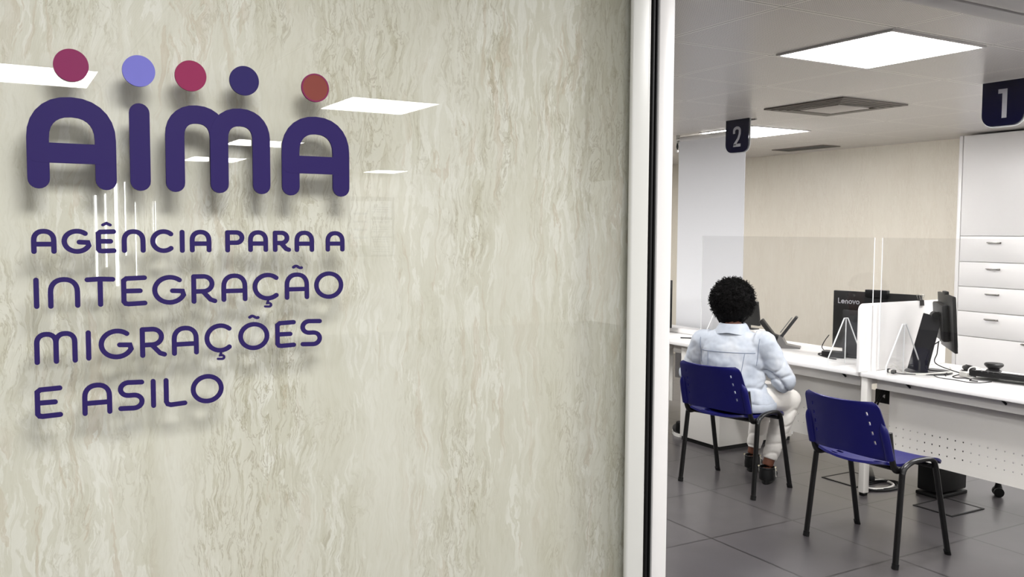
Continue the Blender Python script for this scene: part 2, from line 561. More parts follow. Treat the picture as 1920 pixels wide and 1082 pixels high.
# ------------------------------------------------------------------ ceiling fittings
def ceiling_light(cx, cy, sx, sy, label):
    t = thing('ceiling_light', label, 'ceiling light', (cx, cy, ZC), group='square ceiling light panels')
    f = B()
    for a, c in (((-sx / 2, -sy / 2), (sx / 2, -sy / 2 + 0.014)), ((-sx / 2, sy / 2 - 0.014), (sx / 2, sy / 2)),
                 ((-sx / 2, -sy / 2 + 0.014), (-sx / 2 + 0.014, sy / 2 - 0.014)), ((sx / 2 - 0.014, -sy / 2 + 0.014), (sx / 2, sy / 2 - 0.014))):
        f.b2((a[0], a[1], -0.008), (c[0], c[1], 0.0))
    part('frame', f, 'white_alu', t)
    part('diffuser', B().b2((-sx / 2 + 0.014, -sy / 2 + 0.014, -0.005), (sx / 2 - 0.014, sy / 2 - 0.014, -0.001)), 'lamp', t)
    return t
ceiling_light(3.613, 2.828, 0.655, 0.645, 'bright square ceiling light panel between the two number plaques')
ceiling_light(5.625, 5.62, 0.66, 0.64, 'bright ceiling light panel partly behind the plaque with number two')
ceiling_light(0.24, -2.79, 0.62, 0.70, 'corridor ceiling light mirrored in the glass behind the plum dot')
ceiling_light(2.33, -2.92, 0.64, 0.68, 'corridor ceiling light mirrored in the glass right of the russet dot')
ceiling_light(2.37, -6.05, 0.66, 0.68, 'corridor ceiling light mirrored in the glass in the upper part of the M')
ceiling_light(2.40, -8.43, 0.64, 0.80, 'corridor ceiling light mirrored in the glass low between the legs of the M')
ceiling_light(5.0, -9.35, 0.50, 0.66, 'corridor ceiling light mirrored in the glass above the notice sheets')

t = thing('ceiling_vent', 'square grey ceiling vent with pale middle between the plaques', 'ceiling vent', (4.96, 4.22, ZC))
f = B()
for k, w in enumerate((0.63, 0.56, 0.49, 0.42)):
    h = w / 2
    z1, z0 = -0.001 - 0.003 * k, -0.010 - 0.003 * k
    hy = h * 1.06
    e = 0.024
    f.b2((4.96 - h, 4.22 - hy, ZC + z0), (4.96 + h, 4.22 - hy + e, ZC + z1)); f.b2((4.96 - h, 4.22 + hy - e, ZC + z0), (4.96 + h, 4.22 + hy, ZC + z1))
    f.b2((4.96 - h, 4.22 - hy + e, ZC + z0), (4.96 - h + e, 4.22 + hy - e, ZC + z1)); f.b2((4.96 + h - e, 4.22 - hy + e, ZC + z0), (4.96 + h, 4.22 + hy - e, ZC + z1))
part('louvre_ring', f, 'louvre', t, True)
part('plate', B().b2((4.81, 4.06, ZC - 0.022), (5.11, 4.38, ZC - 0.014), 0.002), 'vent_core', t, True)
t = thing('ceiling_vent', 'narrow dark ceiling vent near the beige back wall', 'ceiling vent', (7.13, 6.42, ZC))
f = B()
f.b2((7.01, 6.09, ZC - 0.008), (7.03, 6.75, ZC)); f.b2((7.24, 6.09, ZC - 0.008), (7.26, 6.75, ZC))
f.b2((7.03, 6.09, ZC - 0.008), (7.24, 6.11, ZC)); f.b2((7.03, 6.73, ZC - 0.008), (7.24, 6.75, ZC))
part('vent_frame', f, 'louvre', t, True)
f = B()
for k in range(6):
    f.b2((7.035 + k * 0.034, 6.11, ZC - 0.006), (7.055 + k * 0.034, 6.73, ZC - 0.001))
part('louvre', f, 'dark_grey', t, True)

def plaque(y0, y1, num, label):
    X = 4.9
    t = thing('number_plaque', label, 'sign', (X, (y0 + y1) / 2, ZC), group='hanging number plaques')
    w = y1 - y0
    zt, zb, r = ZC - 0.004, ZC - 0.250, 0.065
    pl = [(0, 0), (0, -(zt - zb) + r)]
    pl += [(r - r * math.cos(a), -(zt - zb) + r - r * math.sin(a)) for a in [PI / 2 * k / 8 for k in range(1, 9)]]
    pl += [(w - r + r * math.sin(a), -(zt - zb) + r - r * math.cos(a)) for a in [PI / 2 * k / 8 for k in range(0, 9)]]
    pl += [(w, 0)]
    part('plate', B().prism(pl, (X, y1, zt), (0, -1, 0), (0, 0, 1), 0.006), 'navy', t, True)
    # clear backing a little wider than the plate
    pl2 = [(p[0] * 1.035 - w * 0.0175, p[1] * 1.03) for p in pl]
    part('backing', B().prism(pl2, (X + 0.012, y1, zt), (0, -1, 0), (0, 0, 1), 0.004), 'edge', t, True)
    n = B()
    org, ex, ey = (X - 0.0065, (y0 + y1) / 2, zb + 0.042), (0, -1, 0), (0, 0, 1)
    hh = 0.160
    if num == 2:
        hh = 0.150
        q = [(-0.030, hh - 0.052), (-0.030, hh - 0.030)]
        q += [(0.0 - 0.030 * math.cos(a), hh - 0.030 + 0.021 * math.sin(a) + 0.0) for a in [PI * k / 10 for k in range(1, 11)]]
        q += [(0.029, hh - 0.055), (0.016, hh - 0.090), (-0.026, 0.014)]
        n.stroke(q, 0.022, org, ex, ey, -0.0025, cap=False)
        n.prism([(-0.038, 0), (0.040, 0), (0.040, 0.022), (-0.030, 0.022)], org, ex, ey, -0.0024)
    else:
        n.prism([(-0.004, 0), (0.024, 0), (0.024, hh), (-0.028, hh), (-0.028, hh - 0.024), (-0.004, hh - 0.024)], org, ex, ey, -0.0025)
    part('number', n, 'silver', t, True)
    part('bracket', B().tube([(X + 0.02, y0 - 0.05, ZC - 0.016), (X + 0.02, y1 - 0.02, ZC - 0.016)], 0.008), 'chrome', t, True)
plaque(4.945, 5.185, 2, 'navy hanging plaque with the number two beside the white blind')
plaque(2.885, 3.128, 1, 'navy hanging plaque with the number one by the white cabinet')

# ------------------------------------------------------------------ the sign on the glass
def arch(l, r, b, t, n=14, p=2.25, side=0.55):
    """leg up, rounded top, leg down"""
    cx, a = (l + r) / 2, (r - l) / 2
    h = min(a * 1.05, (t - b) * side)
    o = [(l, b)]
    for k in range(n + 1):
        th = PI - PI * k / n
        c, s_ = math.cos(th), math.sin(th)
        o.append((cx + a * math.copysign(abs(c) ** (2 / p), c), t - h + h * abs(s_) ** (2 / p)))
    o.append((r, b))
    return o
def arc(cx, cy, rx, ry, a0, a1, n=18):
    return [(cx + rx * math.cos(R(a0 + (a1 - a0) * k / n)), cy + ry * math.sin(R(a0 + (a1 - a0) * k / n))) for k in range(n + 1)]
def glyph(b, g, l, r, t, bt, w, org, ex, ey, th):
    if g in '^~c':
        w *= 0.62 if g != 'c' else 0.50
    l, r, t, bt = l + w / 2, r - w / 2, t - w / 2, bt + w / 2
    cx, cy, h, ww = (l + r) / 2, (t + bt) / 2, t - bt, r - l
    st = [th]
    def S(p, c=False, k=1.0):
        b.stroke(p, w * k, org, ex, ey, st[0], closed=c)
        st[0] += 0.00025
    if g == 'A':
        S(arch(l, r, bt, t)); S([(l, bt + h * 0.36), (r, bt + h * 0.36)])
    elif g == 'n':
        S(arch(l, r, bt, t))
    elif g == 'm':
        S(arch(l, cx, bt, t)); S(arch(cx, r, bt, t))
    elif g == 'I':
        S([(cx, bt), (cx, t)])
    elif g == 'T':
        S([(l, t - h * 0.02), (cx, t), (r, t - h * 0.02)]); S([(cx, t), (cx, bt)])
    elif g == 'E':
        q = h * 0.10
        S([(r, t), (l + q, t - h * 0.02), (l, t - q), (l, bt + q), (l + q * 0.6, bt + q * 0.2), (l + q * 1.6, bt), (r, bt + h * 0.02)])
        S([(l, cy), (r - ww * 0.22, cy)])
    elif g == 'L':
        q = h * 0.14
        S([(l, t), (l, bt + q), (l + q * 0.35, bt + q * 0.3), (l + q * 1.2, bt), (r, bt + h * 0.03)])
    elif g == 'O':
        S(arc(cx, cy, ww / 2, h / 2, 0, 360, 36)[:-1], True)
    elif g == 'C':
        S(arc(cx + ww * 0.06, cy, ww * 0.56, h / 2, 48, 312, 24))
    elif g == 'G':
        S(arc(cx + ww * 0.03, cy, ww * 0.53, h / 2, 50, 335, 26) + [(r - ww * 0.03, cy - h * 0.06), (cx + ww * 0.12, cy - h * 0.04)])
    elif g in 'PR':
        m_ = bt + h * (0.42 if g == 'P' else 0.40)
        ry = (t - m_) / 2
        k = r - ww * (0.0 if g == 'P' else 0.12)
        rx = min(ry * 1.1, (k - l) * 0.6)
        S([(l, bt), (l, t)])
        S([(l, t), (k - rx, t)] + arc(k - rx, m_ + ry, rx, ry, 80, -90, 12) + [(l, m_)])
        if g == 'R':
            S([(k - rx * 1.1, m_), (r - ww * 0.20, bt + h * 0.06), (r, bt)])
    elif g == 'S':
        q = h / 4
        S([(r, t - h * 0.02)] + arc(l + q * 1.15, t - q, q * 1.15, q, 80, 270, 12) + arc(r - q * 1.15, bt + q, q * 1.15, q, 90, -90, 12) + [(l, bt + h * 0.02)])
    elif g == '^':
        S([(l, bt), (cx, t), (r, bt)])
    elif g == '~':
        S([(l + ww * k / 16, cy + h * 0.5 * math.sin(2 * PI * (k / 16) * 0.92 - 0.25)) for k in range(17)])
    elif g == 'c':
        S([(cx, t), (cx - ww * 0.12, cy + h * 0.12), (cx + ww * 0.2, cy + h * 0.12)] + arc(cx + ww * 0.15, cy - h * 0.19, ww * 0.35, h * 0.31, 80, -90, 8) + [(l, bt + h * 0.04)])

LOGO = [('A', 0.05, 0.1667, 1.7382, 1.6065), ('I', 0.1849, 0.2143, 1.7365, 1.6068), ('m', 0.2356, 0.3938, 1.7393, 1.6064), ('A', 0.4129, 0.5264, 1.7348, 1.6055)]
TXT = [
 [('A', 0.0523, 0.0848, 1.5493, 1.5134), ('G', 0.0913, 0.1301, 1.5496, 1.5131), ('E', 0.1366, 0.1643, 1.5492, 1.5134), ('n', 0.1716, 0.2048, 1.5494, 1.514), ('C', 0.2116, 0.2465, 1.5496, 1.5134), ('I', 0.2539, 0.2613, 1.5488, 1.5135), ('A', 0.2688, 0.3009, 1.549, 1.514), ('P', 0.3222, 0.3516, 1.5486, 1.5136), ('A', 0.3579, 0.3892, 1.5488, 1.514), ('R', 0.3974, 0.4264, 1.5483, 1.5138), ('A', 0.433, 0.4652, 1.5485, 1.5135), ('A', 0.4854, 0.5177, 1.548, 1.5138), ('^', 0.1442, 0.1585, 1.5601, 1.5532)],
 [('I', 0.0534, 0.0611, 1.4795, 1.4347), ('n', 0.0719, 0.1139, 1.4796, 1.4343), ('T', 0.1203, 0.1616, 1.4792, 1.4346), ('E', 0.1695, 0.2057, 1.4799, 1.4338), ('G', 0.213, 0.2613, 1.4798, 1.4342), ('R', 0.27, 0.3082, 1.4801, 1.4343), ('A', 0.3153, 0.3553, 1.4802, 1.4357), ('C', 0.364, 0.4079, 1.4803, 1.4356), ('A', 0.4159, 0.456, 1.48, 1.4356), ('O', 0.4653, 0.515, 1.4808, 1.4349), ('c', 0.3819, 0.3949, 1.4365, 1.4239), ('~', 0.4284, 0.446, 1.4928, 1.4852)],
 [('m', 0.0525, 0.1087, 1.401, 1.354), ('I', 0.1194, 0.1273, 1.4004, 1.3557), ('G', 0.137, 0.1846, 1.401, 1.3551), ('R', 0.1941, 0.2321, 1.4013, 1.3548), ('A', 0.2398, 0.2794, 1.4006, 1.355), ('C', 0.2884, 0.3321, 1.4018, 1.3557), ('O', 0.3404, 0.3895, 1.4016, 1.3563), ('E', 0.3995, 0.4333, 1.402, 1.3569), ('S', 0.4414, 0.4773, 1.4025, 1.3568), ('c', 0.3066, 0.3196, 1.3565, 1.3437), ('~', 0.3564, 0.3742, 1.4135, 1.4061)],
 [('E', 0.0513, 0.0874, 1.3218, 1.275), ('A', 0.1131, 0.1536, 1.3219, 1.2739), ('S', 0.1619, 0.1988, 1.3223, 1.2757), ('I', 0.2079, 0.2154, 1.3214, 1.2769), ('L', 0.2268, 0.2608, 1.3212, 1.2758), ('O', 0.2665, 0.3162, 1.3228, 1.2767)]]
YG = D + 0.0045
sign = thing('wall_sign', 'purple agency sign lettering with five coloured dots on the glass', 'sign', (0.285, YG, 1.5))
AX = ((0, YG, 0), (1, 0, 0), (0, 0, 1))
for g in LOGO:
    b = B()
    glyph(b, *g, 0.0285 if g[0] != 'm' else 0.0275, *AX, 0.004)
    part('logo_letter', b, 'purple', sign, True)
for (x0, x1, z1, z0), mt, lb in (((0.0863, 0.1326, 1.807, 1.7606), 'plum', 'plum dot'), ((0.177, 0.223, 1.8072, 1.7608), 'lilac', 'lilac dot'),
                                 ((0.2508, 0.2971, 1.8062, 1.7608), 'crimson', 'crimson dot'), ((0.3319, 0.3775, 1.8054, 1.761), 'indigo', 'indigo dot'),
                                 ((0.4467, 0.4916, 1.8042, 1.7592), 'russet', 'russet dot with a plum rim')):
    b = B()
    cx, cz, r = (x0 + x1) / 2, (z0 + z1) / 2, (x1 - x0) / 2
    b.prism([(cx + r * math.cos(2 * PI * k / 48), cz + r * math.sin(2 * PI * k / 48)) for k in range(48)], *AX, 0.004)
    o = part('logo_dot', b, mt, sign, True)
    o['label'] = lb
    if mt == 'russet':
        rim = B()
        rim.stroke([(cx + (r - 0.0006) * math.cos(2 * PI * k / 48), cz + (r - 0.0006) * math.sin(2 * PI * k / 48)) for k in range(48)], 0.0022, *AX, 0.0043, closed=True)
        part('rim', rim, 'plum', o, True)
for ln in TXT:
    for g in ln:
        b = B()
        glyph(b, *g, 0.0070, *AX, 0.003)
        part('accent' if g[0] in '^~c' else 'letter', b, 'purple', sign, True)

# ------------------------------------------------------------------ blue chairs
def make_chair(label):
    t = thing('visitor_chair', label, 'chair', group='blue visitor chairs')
    # side frames: a bent oval tube over the side of the seat with a leg at each end
    for sy in (1, -1):
        y = sy * 0.262
        yt = sy * 0.250
        arc_ = curve([(-0.150, yt, 0.435), (-0.135, yt, 0.462), (-0.085, yt, 0.483), (-0.02, yt, 0.487), (0.045, yt, 0.483), (0.080, yt, 0.468), (0.096, yt, 0.435)], 6)
        part('side_rail', B().tube(arc_, 0.0155, 12, 0.72, (0, 1, 0)), 'chair_steel', t)
        for xb, xt in ((-0.195, -0.150), (0.192, 0.096)):
            lg = part('leg', B().tube([(xb, y, 0.02), (xt, yt, 0.436)], 0.0155, 12, 0.72, (0, 1, 0)), 'chair_steel', t)
            part('foot_cap', B().tube([(xb - (xt - xb) * 0.05, y, 0.0), (xb + (xt - xb) * 0.05, y, 0.024)], 0.0175, 12, 0.75, (0, 1, 0)), 'black', lg)
    for xf in (-0.125, 0.075):
        part('cross_rail', B().tube([(xf, -0.245, 0.445), (xf, 0.245, 0.445)], 0.012, 10), 'chair_steel', t)
    for sy in (1, -1):
        part('back_upright', B().tube(curve([(-0.115, sy * 0.225, 0.448), (-0.165, sy * 0.226, 0.452), (-0.192, sy * 0.228, 0.49), (-0.206, sy * 0.226, 0.56), (-0.214, sy * 0.222, 0.63)], 6), 0.013, 10, 1.3, (0, 1, 0)), 'chair_steel', t)
    # seat shell
    xs = [-0.20 + 0.41 * i / 20 for i in range(21)]
    us = [-1 + 2 * j / 20 for j in range(21)]
    def sf(x, u):
        hw = 0.225 - 0.03 * max(0, (-x - 0.1) / 0.1) ** 2 - 0.02 * max(0, (x - 0.14) / 0.07) ** 2
        z = 0.466 + 0.016 * u * u * (1 if x < 0.12 else 1 - (x - 0.12) / 0.10) - 0.006
        z -= 0.022 * max(0, (x - 0.13) / 0.08) ** 2
        z += 0.012 * max(0, (-x - 0.12) / 0.08) ** 2
        xx = x - 0.035 * (1 - u * u) * max(0, (-x - 0.05) / 0.15)
        return (xx, u * hw, z)
    slot = lambda i, j: i in (1, 2, 3) and j in (4, 5, 14, 15) and i != 2
    b = grid_sheet(B(), xs, us, sf, slot)
    part('seat', modified(b, [('SUBSURF', dict(levels=1, render_levels=1)), ('SOLIDIFY', dict(thickness=0.012, offset=-1.0))]), 'blue', t, smooth=50)
    # back shell, curved round the sitter, with two rows of slots
    us = [-1 + 2 * j / 46 for j in range(47)]
    zs = [i / 30 for i in range(31)]
    def bf(v, u):
        top, bot = 0.775, 0.495
        hw = 0.246 - 0.034 * v
        rc = 0.035
        dz = min(v, 1 - v) * (top - bot)
        if dz < rc:
            hw -= rc * 0.8 * (1 - math.sqrt(max(0, 1 - ((rc - dz) / rc) ** 2)))
        z = bot + v * (top - bot) + (0.010 * (1 - abs(u)) if v < 0.2 else 0) * (1 - v / 0.2 if v < 0.2 else 0)
        x = -0.208 - 0.092 * v ** 1.2 - 0.048 * (1 - u * u) + 0.012
        z -= 0.006 * (1 - u * u) * v
        return (x, u * hw, z)
    def sk(i, j):
        return j in (6, 39) and i in (8, 9, 13, 14, 18, 19, 23, 24)
    b = grid_sheet(B(), zs, us, bf, sk)
    bk = part('backrest', modified(b, [('SOLIDIFY', dict(thickness=0.009, offset=0.0))]), 'blue', t, smooth=50)
    # moulded sockets that take the uprights
    for sy in (1, -1):
        s = B()
        s.tube(curve([(-0.206, sy * 0.224, 0.505), (-0.226, sy * 0.222, 0.57), (-0.246, sy * 0.217, 0.64), (-0.260, sy * 0.210, 0.68)], 5), [0.022] * 10 + [0.021, 0.019, 0.016, 0.012, 0.006, 0.002], 12, 0.8, (0, 1, 0))
        part('back_socket', s, 'blue', bk)
    return t
chair = make_chair('empty navy blue plastic chair with black legs, nearest the camera')
chair.location = (3.777, 2.888, 0)
dup(chair, (3.936, 4.030, 0), R(11.5), 'navy blue plastic chair on which the person in denim sits')

# ------------------------------------------------------------------ desks
def make_desk(label, loc):
    """white bench desk, 1.8 m along y, front edge at x = 0"""
    t = thing('desk', label, 'desk', loc, group='white bench desks')
    part('desktop', B().b2((0, 0.002, 0.708), (0.80, 1.798, 0.733), 0.004, 2), 'white', t)
    a = B()
    a.b2((0.07, 0.04, 0.640), (0.082, 1.735, 0.708), 0.003)
    a.b2((0.082, 0.04, 0.640), (0.115, 1.735, 0.650), 0.003)
    part('apron', a, 'white_metal', t)
    for y in (0.15, 0.965, 1.52):
        c = B()
        c.tube([(0.05, y + 0.012, 0.708), (0.062, y, 0.690), (0.068, y - 0.008, 0.680)], 0.006, 8)
        part('cable_clip', c, 'black', t)
    # perforated modesty panel
    ys = [0.03]
    zs = [0.238]
    hy, hz = [], []
    for k in range(36):
        y = 0.025 + 0.0488 * (k + 1) - 0.0045
        hy.append(len(ys)); ys += [y, y + 0.009]
    ys.append(1.68 + 0.105)
    for z in (0.310, 0.359, 0.408):
        hz.append(len(zs)); zs += [z, z + 0.009]
    zs.append(0.665)
    ys = sorted(set(ys)); 
    b = grid_sheet(B(), zs, ys, lambda z, y: (0.165, y * 0.955 + 0.01, z), lambda i, j: i in hz and j in hy)
    part('modesty_panel', modified(b, [('SOLIDIFY', dict(thickness=0.004, offset=0.0))]), 'white_metal', t)
    for x in (0.012, 0.70):
        lg = part('leg', B().b2((x, 1.756, 0.018), (x + 0.046, 1.80, 0.705), 0.006, 3), 'white_metal', t)
        part('foot', B().b2((x + 0.005, 1.761, 0), (x + 0.041, 1.795, 0.02), 0.004), 'black', lg)
    part('cross_rail', B().b2((0.058, 1.762, 0.665), (0.70, 1.792, 0.704), 0.003), 'white_metal', t)
    return t
desk = make_desk('white bench desk carrying the black keyboard, in front of the empty chair', (4.40, 1.705, 0))
dup(desk, (4.40, 3.515, 0), 0, 'white bench desk at which the person in denim sits')
dup(desk, (4.40, 5.325, 0), 0, 'white bench desk at the far end, glimpsed beside the white door frame')

t = thing('drawer_pedestal', 'white drawer pedestal under the desk behind the person\'s legs', 'cabinet', (4.80, 4.93, 0))
part('carcass', B().b2((4.435, 4.70, 0.03), (5.16, 5.12, 0.702), 0.003), 'white_metal', t, True)
part('plinth', B().b2((4.445, 4.71, 0.0), (5.15, 5.11, 0.03)), 'black', t, True)
part('front_panel', B().b2((5.16, 4.705, 0.04), (5.178, 5.115, 0.70), 0.003), 'white', t, True)

# divider board across the joint of the two desks
pl = [(0, 0), (0.81, 0), (0.81, 0.402)]
r = 0.04
pl += [(r - r * math.sin(a), 0.402 - r + r * math.cos(a)) for a in [PI / 2 * k / 8 for k in range(9)]]
t = thing('desk_divider', 'white desk divider board with rounded corner between the two desks', 'divider', (4.79, 3.515, 0.733))
part('board', B().prism(pl, (4.392, 3.524, 0.7335), (1, 0, 0), (0, 0, 1), 0.018), 'white', t, True)
b = B()
b.b2((4.470, 3.485, 0.7335), (4.476, 3.506, 1.125)); b.b2((4.470, 3.485, 0.7335), (4.520, 3.489, 1.125))
b.b2((4.516, 3.485, 0.7335), (4.520, 3.506, 1.125))
part('upright_channel', b, 'white', t, True)

# clear screens along the desk fronts, each on acrylic feet
def screen(y0, y1, feet, label):
    X = 4.560
    t = thing('acrylic_screen', label, 'screen', (X, (y0 + y1) / 2, 0.733), group='clear desk screens')
    sh = part('sheet', B().b2((X - 0.002, y0, 0.745), (X + 0.002, y1, 1.522)), 'acrylic', t, True)
    for ye in (y0, y1):
        part('sheet_edge', B().b2((X - 0.0023, ye - 0.0012, 0.745), (X + 0.0023, ye + 0.0012, 1.522)), 'edge', sh, True)
    for y in feet:
        q = [(-0.150, 0.0), (0.150, 0.0), (0.150, 0.055), (0.016, 0.292), (-0.016, 0.292), (-0.150, 0.055)]
        ft = part('foot', B().prism(q, (X, y + 0.002, 0.7335), (1, 0, 0), (0, 0, 1), 0.004), 'acrylic', t, True)
        ed = B()
        for a, c in ((1, 2), (2, 3), (3, 4), (4, 5), (5, 0)):
            ed.stroke([q[a], q[c]], 0.0045, (X, y + 0.003, 0.7335), (1, 0, 0), (0, 0, 1), 0.006)
        ed.stroke([(0, 0.012), (0, 0.285)], 0.003, (X, y + 0.003, 0.7335), (1, 0, 0), (0, 0, 1), 0.006)
        part('polished_edge', ed, 'edge', ft, True)
screen(3.555, 5.05, (3.745, 4.86), 'clear acrylic screen standing on the desk of the person in denim')
screen(2.10, 3.500, (3.335, 2.26), 'clear acrylic screen standing on the desk with the keyboard')

# ------------------------------------------------------------------ computers
def stroke_word(b, word, org, ex, ey, h, th):
    x = 0.0
    w = h * 0.17
    for c in word:
        S = lambda p, cl=False: b.stroke(p, w, org, ex, ey, th, cap=False, closed=cl)
        m = h * 0.70
        if c == 'L':
            S([(x + w / 2, h), (x + w / 2, w / 2), (x + h * 0.52, w / 2)]); x += h * 0.66
        elif c == 'e':
            S([(x + w / 2, m * 0.52), (x + h * 0.6, m * 0.52)] + arc(x + h * 0.33, m / 2, h * 0.28, m / 2 - w / 2, 5, 320, 16)); x += h * 0.76
        elif c == 'n':
            S([(x + w / 2, 0), (x + w / 2, m * 0.55)] + arc(x + h * 0.3, m * 0.5, h * 0.22, m / 2 - w / 2, 160, 0, 8) + [(x + h * 0.52, 0)]); x += h * 0.74
        elif c == 'o':
            S(arc(x + h * 0.33, m / 2, h * 0.29, m / 2 - w / 2, 0, 360, 16)[:-1], True); x += h * 0.78
        elif c == 'v':
            S([(x, m), (x + h * 0.28, w / 2), (x + h * 0.56, m)]); x += h * 0.68
def make_computer(label, loc, rz):
    """all-in-one computer; local -x is its back, y runs along its width, z from the desk"""
    t = thing('desktop_computer', label, 'computer', loc, rz)
    hs = part('housing', B().b2((-0.012, -0.300, 0.045), (0.012, 0.300, 0.430), 0.004), 'black_plastic', t)
    part('screen_glass', B().b2((0.0118, -0.290, 0.075), (0.014, 0.290, 0.420)), 'black_gloss', hs)
    part('back_cover', B().b2((-0.042, -0.22, 0.06), (-0.012, 0.22, 0.30), 0.01), 'black_plastic', hs)
    w = B(); stroke_word(w, 'Lenovo', (-0.0125, 0.265, 0.345), (0, -1, 0), (0, 0, 1), 0.036, -0.0012)
    part('logo', w, 'silver', hs)
    part('camera_housing', B().b2((-0.030, -0.085, 0.40), (0.010, 0.065, 0.447), 0.003), 'black_plastic', t)
    part('neck', B().box((-0.075, 0.10, 0.155), (0.012, 0.17, 0.31), 0.003, rot=None), 'dark_grey', t)
    part('neck_arm', B().b2((-0.075, 0.06, 0.245), (-0.035, 0.14, 0.295), 0.006), 'black_plastic', t)
    part('base', B().lathe((-0.04, 0.10, 0), [(0.0, 0.0005), (0.088, 0.0005), (0.09, 0.004), (0.085, 0.010), (0.0, 0.012)], 32), 'dark_grey', t)
    return t
make_computer('black all-in-one computer with silver lettering, seen from behind above the divider', (4.985, 3.86, 0.733), R(9))
make_computer('black computer at the far desk, glimpsed beside the white door frame', (4.72, 5.88, 0.733), R(0))

# computer on the near desk, seen almost edge-on
t = thing('desktop_computer', 'black computer on slanted stand, seen edge-on before the white drawers', 'computer', (4.760, 3.300, 0.733))
wd = Vector((-0.730, -0.683, 0))                 # along the screen, towards the camera
nf = Vector((0.683, -0.730, 0))                  # out of the screen
tl = R(4)
uz = (Vector((0, 0, 1)) * math.cos(tl) - nf * math.sin(tl)).normalized()
nn = wd.cross(uz).normalized()
if nn.dot(nf) < 0: nn = -nn
PC = Vector((4.778, 3.215, 1.050))
def slab(cw, cu, cn, sw, su, sn, bev=0.003):
    m = Matrix((wd, uz, nn)).transposed()
    if m.determinant() < 0:
        m = Matrix((wd, uz, -nn)).transposed(); cn = -cn
    return B().box(PC + m @ Vector((cw, cu, cn)), (sw, su, sn), bev, 2, m.to_4x4())
hs = part('housing', slab(0, 0, 0, 0.50, 0.30, 0.018), 'black_plastic', t, True)
part('screen_glass', slab(0, 0.005, 0.0098, 0.485, 0.27, 0.002, 0), 'black_gloss', hs, True)
part('back_cover', slab(-0.05, -0.01, -0.026, 0.34, 0.21, 0.036, 0.008), 'black_plastic', hs, True)
part('foot_lip', slab(0.0, -0.158, 0.004, 0.46, 0.018, 0.016), 'black_plastic', hs, True)
part('camera_housing', slab(-0.02, 0.155, 0, 0.10, 0.022, 0.02), 'black_plastic', t, True)
hb = B()
hinge = PC + nn * -0.065 + uz * 0.03
hb.tube([hinge - wd * 0.04, hinge + wd * 0.04], 0.022, 14)
hb.tube([hinge, hinge + nn * 0.05], 0.02, 12)
part('hinge', hb, 'black', t, True)
base_c = Vector((4.765, 3.315, 0.733))
bot = base_c + Vector((-0.035, 0.01, 0.01)) - nf * 0.03
top = hinge - nf * 0.01
sd = (top - bot)
st = B()
ws = Vector((0.40, -0.916, 0))
ws = (ws - sd.normalized() * ws.dot(sd.normalized())).normalized()
st.prism([(-0.055, 0), (0.055, 0), (0.050, sd.length), (-0.050, sd.length)], bot, ws, sd.normalized(), 0.014)
part('stand', st, 'dark_grey', t, True)
part('base', B().lathe(base_c, [(0.0, 0.0005), (0.128, 0.0005), (0.13, 0.004), (0.125, 0.010), (0.0, 0.012)], 36), 'dark_grey', t, True)
cb = PC - uz * 0.12 - nn * 0.05
for pts in ([cb + wd * 0.02, cb + Vector((-0.06, 0.0, -0.03)), cb + Vector((-0.085, 0.01, -0.09)), cb + Vector((-0.075, 0.02, -0.16)), (4.755, 3.20, 0.752), (4.70, 3.16, 0.7385)],
            [cb, cb + Vector((-0.01, 0.0, -0.07)), cb + Vector((-0.03, -0.01, -0.13)), (4.80, 3.12, 0.748), (4.83, 3.06, 0.7380)]):
    part('cable', B().tube(curve(pts, 8), 0.0032, 8), 'black', t, True)
part('cable_bead', B().box(cb + Vector((-0.078, 0.018, -0.125)), (0.018, 0.018, 0.034), 0.005), 'black', t, True)

# small things on the near desk
t = thing('keyboard', 'black keyboard lying on the white desk by the right edge', 'keyboard', (4.855, 2.845, 0.733), R(10.7))
part('tray', B().box((0, 0, 0.0255), (0.150, 0.44, 0.026), 0.004, rot=Matrix.Rotation(R(7), 4, 'Y')), 'black_plastic', t)
for row in range(5):
    n = 14
    for k in range(n):
        if row == 0 and 3 < k < 9:
            continue
        part('key', B().box((-0.055 + row * 0.024, -0.20 + k * 0.0308, 0.0415 - (-0.055 + row * 0.024) * 0.12), (0.019, 0.026, 0.008), 0.002, 1), 'black_plastic', t)
part('key', B().box((-0.055, -0.03, 0.0481), (0.019, 0.15, 0.008), 0.002, 1), 'black_plastic', t)
t = thing('computer_mouse', 'black computer mouse lying on the desk beside the keyboard', 'mouse', (5.012, 3.222, 0.733), R(60))
part('shell', B().ball((0, 0, 0.0195), 0.05, 3, (1.15, 0.62, 0.36)), 'black_plastic', t)
part('skid', B().b2((-0.045, -0.022, 0), (0.045, 0.022, 0.004)), 'black', t)
part('wheel', B().tube([(0.03, -0.004, 0.030), (0.03, 0.004, 0.030)], 0.007, 12), 'dark_grey', t)
t = thing('conference_speaker', 'small black puck speaker standing on the desk behind the keyboard', 'speaker', (5.14, 3.148, 0.733))
part('body', B().lathe((0, 0, 0), [(0.0, 0.016), (0.030, 0.017), (0.040, 0.024), (0.052, 0.036), (0.053, 0.044), (0.047, 0.050), (0.0, 0.052)], 28), 'black_plastic', t)
part('foot', B().lathe((0, 0, 0), [(0.0, 0.0), (0.042, 0.0), (0.043, 0.005), (0.030, 0.017), (0.0, 0.018)], 28), 'dark_grey', t)
whole('usb_hub', B().b2((4.785, 3.085, 0.7335), (4.840, 3.135, 0.760), 0.004), 'white_cable', 'small white box between mouse and keyboard on the desk', 'adapter', (4.81, 3.11, 0.7335))
